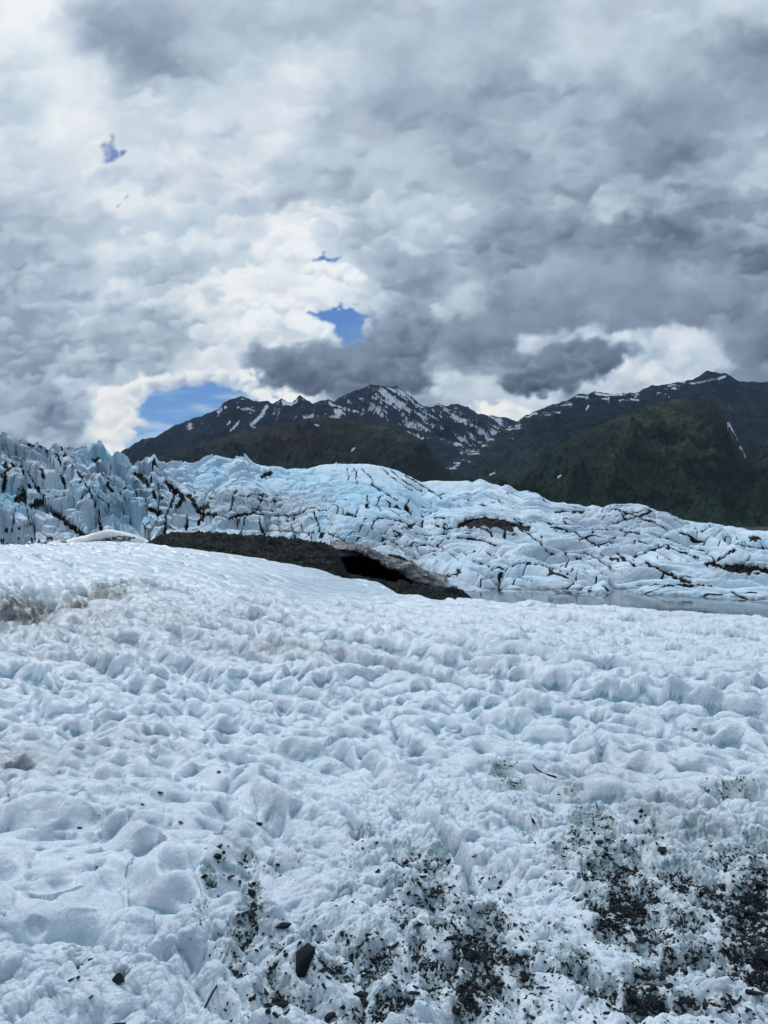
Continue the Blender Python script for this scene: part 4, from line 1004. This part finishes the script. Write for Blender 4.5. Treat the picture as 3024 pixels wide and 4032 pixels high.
# the stones one can pick out: px, py, half length in photo px, rotation, elongation, label, material
BIG = [
 (1195,3800,62,1.15,.62,"largest dark stone, long wedge shape standing on end in the lower middle pit",None),
 (1115,3640,40,.1,.6,"flat dark stone wedged in the ice hollow above the long wedge stone",None),
 (990,3515,24,1.3,.8,"squarish grey stone below a smaller one, left of centre in the near ice",None),
 (1000,3482,13,.4,.9,"small rounded stone just above the squarish grey stone",None),
 (855,3370,22,.3,.7,"grey stone with a black one behind it in a melt cup, left of centre",None),
 (878,3358,14,1.2,.7,"black stone leaning behind the grey stone in the melt cup",None),
 (910,3460,18,.8,.7,"brownish dark stone in the small hole above the pale ice knob",rd.m),
 (1112,3950,32,-.5,.75,"thick black block of stone in the ice hollow at the bottom edge",None),
 (1085,4000,22,-.8,.6,"dark stone below left of the thick black block at the bottom edge",None),
 (1268,3822,20,.5,.7,"round dark stone right of the long wedge stone",None),
 (1420,3915,30,-.3,.75,"large dark stone half sunk at the right side of the ice spike",None),
 (1405,3765,14,1.3,.7,"upright dark stone in the row right of the long wedge stone",None),
 (1300,4010,34,1.0,.7,"dark stone cut by the bottom edge of the picture, middle",None),
 (2608,3345,24,1.2,.75,"black egg shaped stone in the clear ice patch at right",None),
 (2360,3320,17,.1,.7,"dark stone at the lower end of the gravel streak on the right",None),
 (2530,3985,34,.05,.45,"long flat dark stone in the clear ice at the bottom right",None),
 (2640,3735,16,-1.0,.5,"slim black stone under the right hand ice lump",None),
 (1660,3450,22,.0,.5,"flat dark stone hanging in the gravel under the middle ice lobe",None),
 (1780,3690,26,.3,.5,"grey stone at the top of the dense black gravel pit",None),
 (1630,3912,26,.2,.5,"flat greenish brown stone by the lower middle gravel pit",None),
 (862,3040,10,-.5,.7,"small rust coloured stone alone on the white ice",rd.m),
 (632,3122,12,.2,.7,"small black stone in a round cup, left of the rust coloured stone",None),
 (560,3165,9,.4,.6,"tiny black stone below left of the stone in the round cup",None),
 (713,3236,12,-.4,.5,"small black stone at the foot of a narrow ice hollow",None),
 (315,3258,13,.2,.5,"small dark stone alone in the left melt cup",None),
 (382,3417,8,.7,.6,"tiny dark stone at the bottom of the deep left cup",None),
 (1022,3247,14,.3,.6,"small flat stone with grit in the cup left of the centre lobe",None),
 (35,3132,7,.5,.6,"tiny dark stone at the left edge of the picture",None),
 (2735,2868,13,.1,.5,"small dark stone alone on the smooth ice at upper right",None),
 (966,3755,12,1.3,.6,"small tan stone on the ice knob in the left gravel patch",br.m),
 (985,3668,9,.9,.7,"small orange brown stone among the left gravel patch",br.m),
 (480,4028,40,.2,.4,"dark stone cut by the bottom edge at the left",None),
 (2490,3720,18,-.9,.5,"reddish dark stone in the slot left of the right hand ice lump",rd.m),
 (3000,3760,50,-.6,.35,"long dark slab of stone at the right edge of the picture",None),
 (2975,3900,46,-.7,.4,"dark slab of stone below the long slab at the right edge",None),
 (2990,3480,40,-.2,.5,"dark slab of stone at the top of the right edge gravel",None),
]
placed = []
for px, py, r, rot, el, lab, mt in BIG:
    x, y, z = pix_to_ground(px, py + r * .4)
    sz = r / FPX * y * 1.05
    st = (1, el * 1.25, el * 1.2)
    o = put_stone(x, y, z, sz, rot, lab, mat=mt, stretch=st, sink=.1, tilt=.25)
    if 'standing on end' in lab:
        o.rotation_euler = (.35, math.radians(-62), .2); o.location.z += sz * .45
    placed.append((x, y, sz))

SHORT = ['long wedge stone', 'flat stone above the wedge', 'squarish grey stone', 'small rounded stone', 'grey stone in the melt cup', 'black stone leaning on the grey one', 'brownish stone', 'thick block at the bottom edge',
    'stone below the thick block', 'round stone beside the wedge', 'half sunk stone by the spike', 'upright stone in the row', 'stone cut by the bottom edge', 'egg shaped stone', 'stone ending the gravel streak', 'long flat stone bottom right',
    'slim black stone', 'flat stone under the middle lobe', 'grey stone topping the dense pit', 'flat greenish stone', 'lone rust stone', 'stone in the round cup', 'tiny stone by the round cup', 'stone in the narrow hollow', 'lone left cup stone',
    'stone in the deep left cup', 'flat stone with grit', 'stone at the left edge', 'lone stone upper right', 'tan stone', 'orange brown stone', 'stone cut off bottom left', 'reddish stone', 'long slab right edge', 'lower slab right edge', 'upper slab right edge']
USED = {}
def cell(x, y, r):
    q = min(range(len(BIG)), key=lambda i: (BIG[i][0] - x) ** 2 + (BIG[i][1] - y) ** 2)
    dx, dy = x - BIG[q][0], y - BIG[q][1]; dist = math.hypot(dx, dy)
    v = 'above' if dy < -abs(dx) * .45 else 'below' if dy > abs(dx) * .45 else ''
    h = 'left' if dx < -abs(dy) * .45 else 'right' if dx > abs(dy) * .45 else ''
    where = f"{v} and {h} of" if v and h else v if v else f"{h} of"
    near = 'touching close' if dist < 45 else 'just' if dist < 90 else 'a little' if dist < 150 else 'well' if dist < 240 else 'far'
    near = 'close' if near == 'touching close' else near
    near = {'a little': 'some way', 'close': 'close', 'just': 'just'}.get(near, near)
    size = 'tiny' if r < .0068 else 'small' if r < .0088 else 'medium' if r < .012 else 'larger'
    return f"{size} black stone {near} {where} the {SHORT[q]}"
rs = np.random.default_rng(77)
n_ind = 0
tries = 0
cells = {}
while n_ind < 235 and tries < 20000:
    tries += 1
    p = PITS[rs.integers(len(PITS))]
    px = rs.normal(p[0], p[2] * .55); py = rs.normal(p[1], p[3] * .55)
    if not (-20 < px < 3050 and 2950 < py < 4060): continue
    if rs.random() > p[4]: continue
    x, y, z = pix_to_ground(px, py)
    if any((x - a) ** 2 + (y - b) ** 2 < (c * 1.0 + .008) ** 2 for a, b, c in placed): continue
    r = np.exp(rs.normal(np.log(.0088), .38)); r = min(r, .022)
    lab = cell(px, py, r)
    if lab in USED: continue
    USED[lab] = 1
    put_stone(x, y, z, r, rs.random() * 6.28, lab, "small black stones melted into the near ice", stretch=(1, 1, 1), sink=.05, tilt=.6)
    placed.append((x, y, r)); n_ind += 1

def build_gravel():
    """the countless small chips as one body"""
    rs = np.random.default_rng(55)
    V = []; Fc = []; base = 0
    protos = []
    for k in range(6):
        bm = stone_geo(np.random.default_rng(300 + k), 1, .6, .35)
        bm.verts.ensure_lookup_table(); bm.verts.index_update()
        protos.append((np.array([v.co[:] for v in bm.verts]), [[v.index for v in f.verts] for f in bm.faces])); bm.free()
    cnt = 0
    N = 20000
    P = np.array(PITS)
    k = rs.choice(len(P), N * 4, p=(P[:, 2] * P[:, 3] * P[:, 4] ** 2) / (P[:, 2] * P[:, 3] * P[:, 4] ** 2).sum())
    px = rs.normal(P[k, 0], P[k, 2] * .85); py = rs.normal(P[k, 1], P[k, 3] * .85)
    lone = 260
    px[:lone] = rs.uniform(300, 3024, lone); py[:lone] = rs.uniform(3100, 4032, lone)
    Ys = np.linspace(1.8, 9, 900)
    for i in range(len(px)):
        if not (-120 < px[i] < 3150 and 2980 < py[i] < 4150): continue
        # march along this column
        Y = 1.6 * FPX / (py[i] - HZ)
        z = ground_z(np.array([px[i]]), np.array([Y]))[0]
        Y = (EYE - z) * FPX / (py[i] - HZ)
        z = ground_z(np.array([px[i]]), np.array([Y]))[0]
        j = np.interp(px[i], FGD['px'], np.arange(len(FGD['px']))); ii = np.interp(Y, FGD['Y'], np.arange(len(FGD['Y'])))
        pv = FGD['pit'][int(ii), int(j)]
        if i >= lone and rs.random() > .13 + .87 * pv ** 1.3: continue
        x = (px[i] - 1512) / FPX * Y
        r = np.exp(rs.normal(np.log(.0047), .45)); r = min(r, .013)
        if i < lone: r *= .55
        vs, fs = protos[rs.integers(6)]
        a = rs.normal(.5, .9); ti, tj = rs.normal(0, .45, 2)
        R = (Matrix.Rotation(a, 3, 'Z') @ Matrix.Rotation(ti, 3, 'X') @ Matrix.Rotation(tj, 3, 'Y'))
        q = (vs * r * np.array([1 + rs.random() * .6, 1, 1])) @ np.array(R).T + np.array([x, Y, z + r * .08])
        V.append(q); Fc += [[b + base for b in f] for f in fs]; base += len(q)
        cnt += 1
        if cnt >= N: break
    me = bpy.data.meshes.new("gravel"); me.from_pydata(np.concatenate(V).tolist(), [], Fc); me.materials.append(sm_.m)
    o = bpy.data.objects.new("gravel", me); COL.objects.link(o)
    tag(o, "fine black rock chips frozen in the pits of the near ice", "gravel", kind='stuff')
build_gravel()

# ------------------------------------------------------------------ TWIGS
tw = NT("dark_twig", .7, .3); tw.color((.022, .014, .013))
def twig(name, pts, radii, label):
    bm = bmesh.new(); rings = []
    P = [Vector(p) for p in pts]; N = 7
    for i, p in enumerate(P):
        d = (P[min(i + 1, len(P) - 1)] - P[max(i - 1, 0)]).normalized()
        u = d.orthogonal().normalized(); w = d.cross(u)
        rings.append([bm.verts.new(p + (u * math.cos(k / N * 6.283) + w * math.sin(k / N * 6.283)) * radii[i] * random.uniform(.8, 1.2)) for k in range(N)])
    for a, b in zip(rings[:-1], rings[1:]):
        for k in range(N): bm.faces.new((a[k], a[(k + 1) % N], b[(k + 1) % N], b[k]))
    bm.faces.new(rings[0][::-1]); bm.faces.new(rings[-1])
    me = bpy.data.meshes.new(name); bm.to_mesh(me); bm.free(); me.materials.append(tw.m)
    for p in me.polygons: p.use_smooth = True
    o = bpy.data.objects.new(name, me); COL.objects.link(o)
    tag(o, label, "twig")
x0, y0, z0 = pix_to_ground(808, 3962); 
ys = y0 - .13
twig("twig", [((px - 1512) / FPX * ys, ys + .05 * k, EYE + (HZ - py) / FPX * (ys + .05 * k)) for k, (px, py) in enumerate([(807,3968),(809,3935),(812,3905),(814,3880),(817,3850),(820,3808)])], [.0035, .004, .004, .0036, .003, .002], "straight black twig standing upright against the ice, lower left of the stones")
tp = [pix_to_ground(a, b) for a, b in ((2100,3032),(2112,3048),(2132,3062),(2158,3072),(2190,3080))]
twig("twig", [(a, b, max(c, c) + .03) for a, b, c in tp], [.004, .005, .005, .006, .007], "curved reddish twig lying across the ice above the gravel streak")

# ------------------------------------------------------------------ PEOPLE resting at the foot of the glacier
def cloth(name, c):
    m = NT(name, .85, .2); m.color(m.mix(m.noise(6, 3), tuple(v * .8 for v in c), tuple(min(1, v * 1.2) for v in c))); return m.m
SKIN = cloth("skin", (.42, .27, .20)); BLACK = cloth("black_cloth", (.014, .014, .018)); RED = cloth("dark_red_cloth", (.10, .018, .016)); PINK = cloth("pale_pink_cloth", (.45, .32, .34))
MAUVE = cloth("mauve_cloth", (.10, .07, .10)); PALE = cloth("pale_cloth", (.55, .56, .60)); HAIRM = cloth("dark_hair", (.02, .014, .012)); NAVY = cloth("navy_cloth", (.02, .025, .05))
POSES = {
 'stand': dict(hip=.93, knee=((.10, -.03, .50), (-.10, .02, .50)), foot=((.11, .0, .05), (-.11, .03, .05)), elbow=((.27, .03, 1.12), (-.27, .03, 1.12)), hand=((.28, -.08, .88), (-.28, -.08, .88)), lean=0.0),
 'sit':   dict(hip=.45, knee=((.13, -.40, .52), (-.13, -.42, .50)), foot=((.13, -.50, .07), (-.14, -.52, .07)), elbow=((.28, -.12, .66), (-.28, -.12, .66)), hand=((.15, -.34, .56), (-.15, -.34, .56)), lean=-.08),
 'crouch':dict(hip=.32, knee=((.15, -.32, .46), (-.15, -.30, .46)), foot=((.13, -.12, .05), (-.13, -.12, .05)), elbow=((.27, -.22, .56), (-.27, -.20, .56)), hand=((.10, -.42, .48), (-.10, -.40, .48)), lean=-.20),
}
def skin_mesh(name, verts, edges, radii, mat, parent, sub=1):
    me = bpy.data.meshes.new(name); me.from_pydata(verts, edges, []); me.materials.append(mat)
    o = bpy.data.objects.new(name, me); COL.objects.link(o)
    m = o.modifiers.new("skin", 'SKIN'); m.use_smooth_shade = True
    for i, r in enumerate(radii):
        r = r if isinstance(r, tuple) else (r, r)
        me.skin_vertices[0].data[i].radius = r
    me.skin_vertices[0].data[0].use_root = True
    s = o.modifiers.new("sub", 'SUBSURF'); s.levels = sub; s.render_levels = sub
    o.parent = parent
    return o
def person(x, y, z, pose, rz, label, coat, legs, hat, scale=1.0):
    root = bpy.data.objects.new("person", None); COL.objects.link(root)
    root.location = (x, y, z); root.rotation_euler = (0, 0, rz); root.scale = (scale,) * 3
    tag(root, label, "person", "people resting at the foot of the glacier")
    p = POSES[pose]; h = p['hip']; L = p['lean']
    ch = (0, L * .7, h + .32); sh = h + .47; nk = (0, L, h + .55); hd0 = (0, L - .01, h + .62); hd = (0, L - .02, h + .73); tp = (0, L - .01, h + .83)
    V = [(0, 0, h), (0, L * .3, h + .16), ch, nk, hd0, hd, tp]; E = [(0, 1), (1, 2), (2, 3), (3, 4), (4, 5), (5, 6)]
    R = [(.15, .11), (.135, .10), (.165, .115), (.055, .055), (.068, .078), (.078, .098), (.05, .065)]
    def add(v, r, parent_i):
        V.append(v); R.append(r); E.append((parent_i, len(V) - 1)); return len(V) - 1
    add((0, L - .115, h + .715), .014, 5)          # nose
    add((.082, L, h + .72), .014, 5); add((-.082, L, h + .72), .014, 5)   # ears
    for s in (0, 1):
        sg = 1 if s == 0 else -1
        k = p['knee'][s]; f = p['foot'][s]; e = p['elbow'][s]; hn = p['hand'][s]
        a = add((sg * .09, 0, h - .03), .085, 0); b = add(k, .058, a); c = add((f[0], f[1], f[2] + .03), .042, b); add((f[0], f[1] - .15, f[2]), (.045, .03), c)
        a = add((sg * .19, L, sh), .062, 2); b = add(e, .045, a); c = add(hn, .030, b)
        d = Vector(hn) - Vector(e); d.normalize()
        palm = Vector(hn) + d * .05; pi_ = add(tuple(palm), (.036, .018), c)
        side = Vector((1, 0, 0)).cross(d); side = side.normalized() if side.length > .1 else Vector((0, 1, 0))
        for q, ln in enumerate((.060, .070, .066, .050)):
            o_ = side * ((q - 1.5) * .019)
            f1 = add(tuple(palm + d * .03 + o_), .009, pi_); add(tuple(palm + d * (.03 + ln) + o_ + Vector((0, -.012, 0))), .007, f1)
        add(tuple(palm + side * .045 - d * .005), .009, pi_)
    skin_mesh("body", V, E, R, SKIN, root)
    # jacket and trousers follow the limbs
    V = [(0, 0, h + .02), (0, L * .3, h + .16), ch, (0, L, h + .50)]; E = [(0, 1), (1, 2), (2, 3)]; R = [(.185, .14), (.17, .13), (.20, .145), (.09, .09)]
    for s in (0, 1):
        sg = 1 - 2 * s
        a = add((sg * .19, L, sh), .085, 2); b = add(p['elbow'][s], .064, a)
        v = Vector(p['elbow'][s]).lerp(Vector(p['hand'][s]), .9); add(tuple(v), .048, b)
    skin_mesh("jacket", V, E, R, coat, root)
    V = [(0, 0, h + .03)]; E = []; R = [(.16, .125)]
    for s in (0, 1):
        sg = 1 - 2 * s; f = p['foot'][s]
        a = add((sg * .09, 0, h - .04), .105, 0); b = add(p['knee'][s], .078, a); add((f[0], f[1], f[2] + .08), .060, b)
    skin_mesh("trousers", V, E, R, legs, root)
    for s in (0, 1):
        f = p['foot'][s]
        skin_mesh("boot", [(f[0], f[1], f[2] + .07), (f[0], f[1] + .01, f[2] + .02), (f[0], f[1] - .13, f[2] + .005)], [(0, 1), (1, 2)], [.058, .06, (.055, .042)], BLACK, root)
    hm = skin_mesh("hair" if hat is HAIRM else "hat", [(0, L + .015, h + .74), (0, L + .01, h + .80), (0, L, h + .86)], [(0, 1), (1, 2)], [(.088, .10), (.085, .10), (.05, .06)], hat, root)
    return root

def glacier_z(px, Y):
    j = int(np.interp(px, GL['px'], np.arange(len(GL['px'])))); col = GL['Y'][:, j]
    return float(np.interp(Y, col, GL['z'][:, j]))
PEOPLE = [
 (6, 2146, 'stand', .4, "person standing at the left edge in dark clothes", BLACK, NAVY, HAIRM),
 (14, 2145, 'stand', -.5, "person in mauve jacket standing beside the one at the left edge", MAUVE, BLACK, HAIRM),
 (30, 2155, 'sit', .1, "person in black with a hat sitting nearest, in front of the left pair", BLACK, BLACK, BLACK),
 (48, 2151, 'sit', -.3, "person in pale pink top sitting right of the one in black", PINK, MAUVE, HAIRM),
 (74, 2140, 'stand', .2, "person in black top and pale trousers standing alone on the gravel", BLACK, PALE, HAIRM),
 (125, 2141, 'stand', 0, "person in dark red jacket standing below the thin vertical crack", RED, BLACK, BLACK),
 (155, 2141, 'sit', -.4, "person in dark red and pale pink sitting right of the red jacket", RED, PINK, HAIRM),
 (187, 2129, 'crouch', .5, "person in black crouching at the left of the upper group of three", BLACK, BLACK, BLACK),
 (197, 2129, 'sit', 0, "person in black sitting highest in the upper group of three", BLACK, NAVY, HAIRM),
 (207, 2129, 'crouch', -.6, "person in dark clothes crouching at the right of the upper group of three", NAVY, BLACK, HAIRM),
]
TERR = []
for px, py, pose, rz, lab, c, l, ht in PEOPLE:
    Y = 188.0 if py > 2135 else 190.0
    z = EYE + (HZ - py) / FPX * Y
    person((px - 1512) / FPX * Y, Y, z, pose, rz, lab, c, l, ht)

def build_terrace():
    """low ice and gravel terrace the people rest on"""
    px = np.linspace(-300, 640, 420)
    cyT = np.interp(px, [-300, 0, 55, 90, 170, 183, 215, 240, 260, 300, 340, 420, 470, 520, 560, 640], [2150, 2147, 2149, 2140, 2140, 2130, 2130, 2134, 2130, 2120, 2110, 2086, 2092, 2106, 2118, 2160])
    Y0 = 182.0
    V = np.linspace(0, 1, 90)
    P, T = np.meshgrid(px, V)
    Y = Y0 + 22 * T
    C = np.broadcast_to(cyT, P.shape)
    zc = EYE + (HZ - C) / FPX * 189.0
    z = -9.0 + (zc + 9.0) * sm(-.02, .24, T) 
    hump = np.exp(-((P - 430) / 120) ** 2)
    X = (P - 1512) / FPX * Y
    z = z + fbm(f32(X / 3), f32(Y / 3), 4, 800) * .30 * (1 - .9 * np.exp(-((P - 100) / 130) ** 2)) + fbm(f32(X / .7), f32(Y / .7), 3, 803) * .05
    z = np.where(T > .75, z - (T - .75) * 8, z)
    PY = HZ + (EYE - z) / Y * FPX
    n = fbm(f32(X / 2), f32(Y / 2), 5, 805, .6)
    dark = np.clip(sm(260, 170, P) * sm(-.35, .0, n + .15) + sm(.25, .45, n) * .5 * sm(520, 200, P), 0, 1)
    for w, pts in ((4, [(205, 2148), (240, 2143), (262, 2136)]), (5, [(418, 2133), (450, 2126), (512, 2124)]), (3.5, [(330, 2138), (400, 2128), (470, 2112), (530, 2118)]), (5, [(242, 2132), (256, 2130)])):
        dark = np.maximum(dark, sm(1.3, .6, polyd(P, PY, pts, 25) / w))
    m = NT("terrace_ice", .6, .3)
    c = m.mix(m.ramp(m.noise(.5, 5), .4, .6), (.70, .76, .80), (.82, .85, .88))
    c = m.mix(m.attr('dark'), c, m.mix(m.noise(3, 5), (.02, .02, .022), (.055, .052, .052)))
    m.color(c); m.normal(m.bump(m.noise(2, 6, .6), .15, 1))
    tag(grid_object("ice", X, Y, z, m.m, dict(dark=dark)), "low gravelly ice terrace at the foot of the glacier where people rest", "ice", kind='structure')
build_terrace()

# ------------------------------------------------------------------ HAZE
def build_haze():
    bm = bmesh.new(); bmesh.ops.create_cube(bm, size=1)
    for v in bm.verts:
        v.co.x *= 34000; v.co.y = v.co.y * 20000 + 6500; v.co.z = -15 + (v.co.z + .5) * 3300
    me = bpy.data.meshes.new("haze"); bm.to_mesh(me); bm.free()
    mt = bpy.data.materials.new("haze"); mt.use_nodes = True; t = mt.node_tree; t.nodes.clear()
    v = t.nodes.new('ShaderNodeVolumePrincipled'); v.inputs['Color'].default_value = (.52, .72, 1, 1); v.inputs['Density'].default_value = 0.9e-5
    v.inputs['Anisotropy'].default_value = 0.0
    om = t.nodes.new('ShaderNodeOutputMaterial'); t.links.new(v.outputs[0], om.inputs['Volume'])
    me.materials.append(mt)
    o = bpy.data.objects.new("haze", me); COL.objects.link(o)
    tag(o, "thin blue air between the ice and the mountains", "haze", kind='stuff')
build_haze()
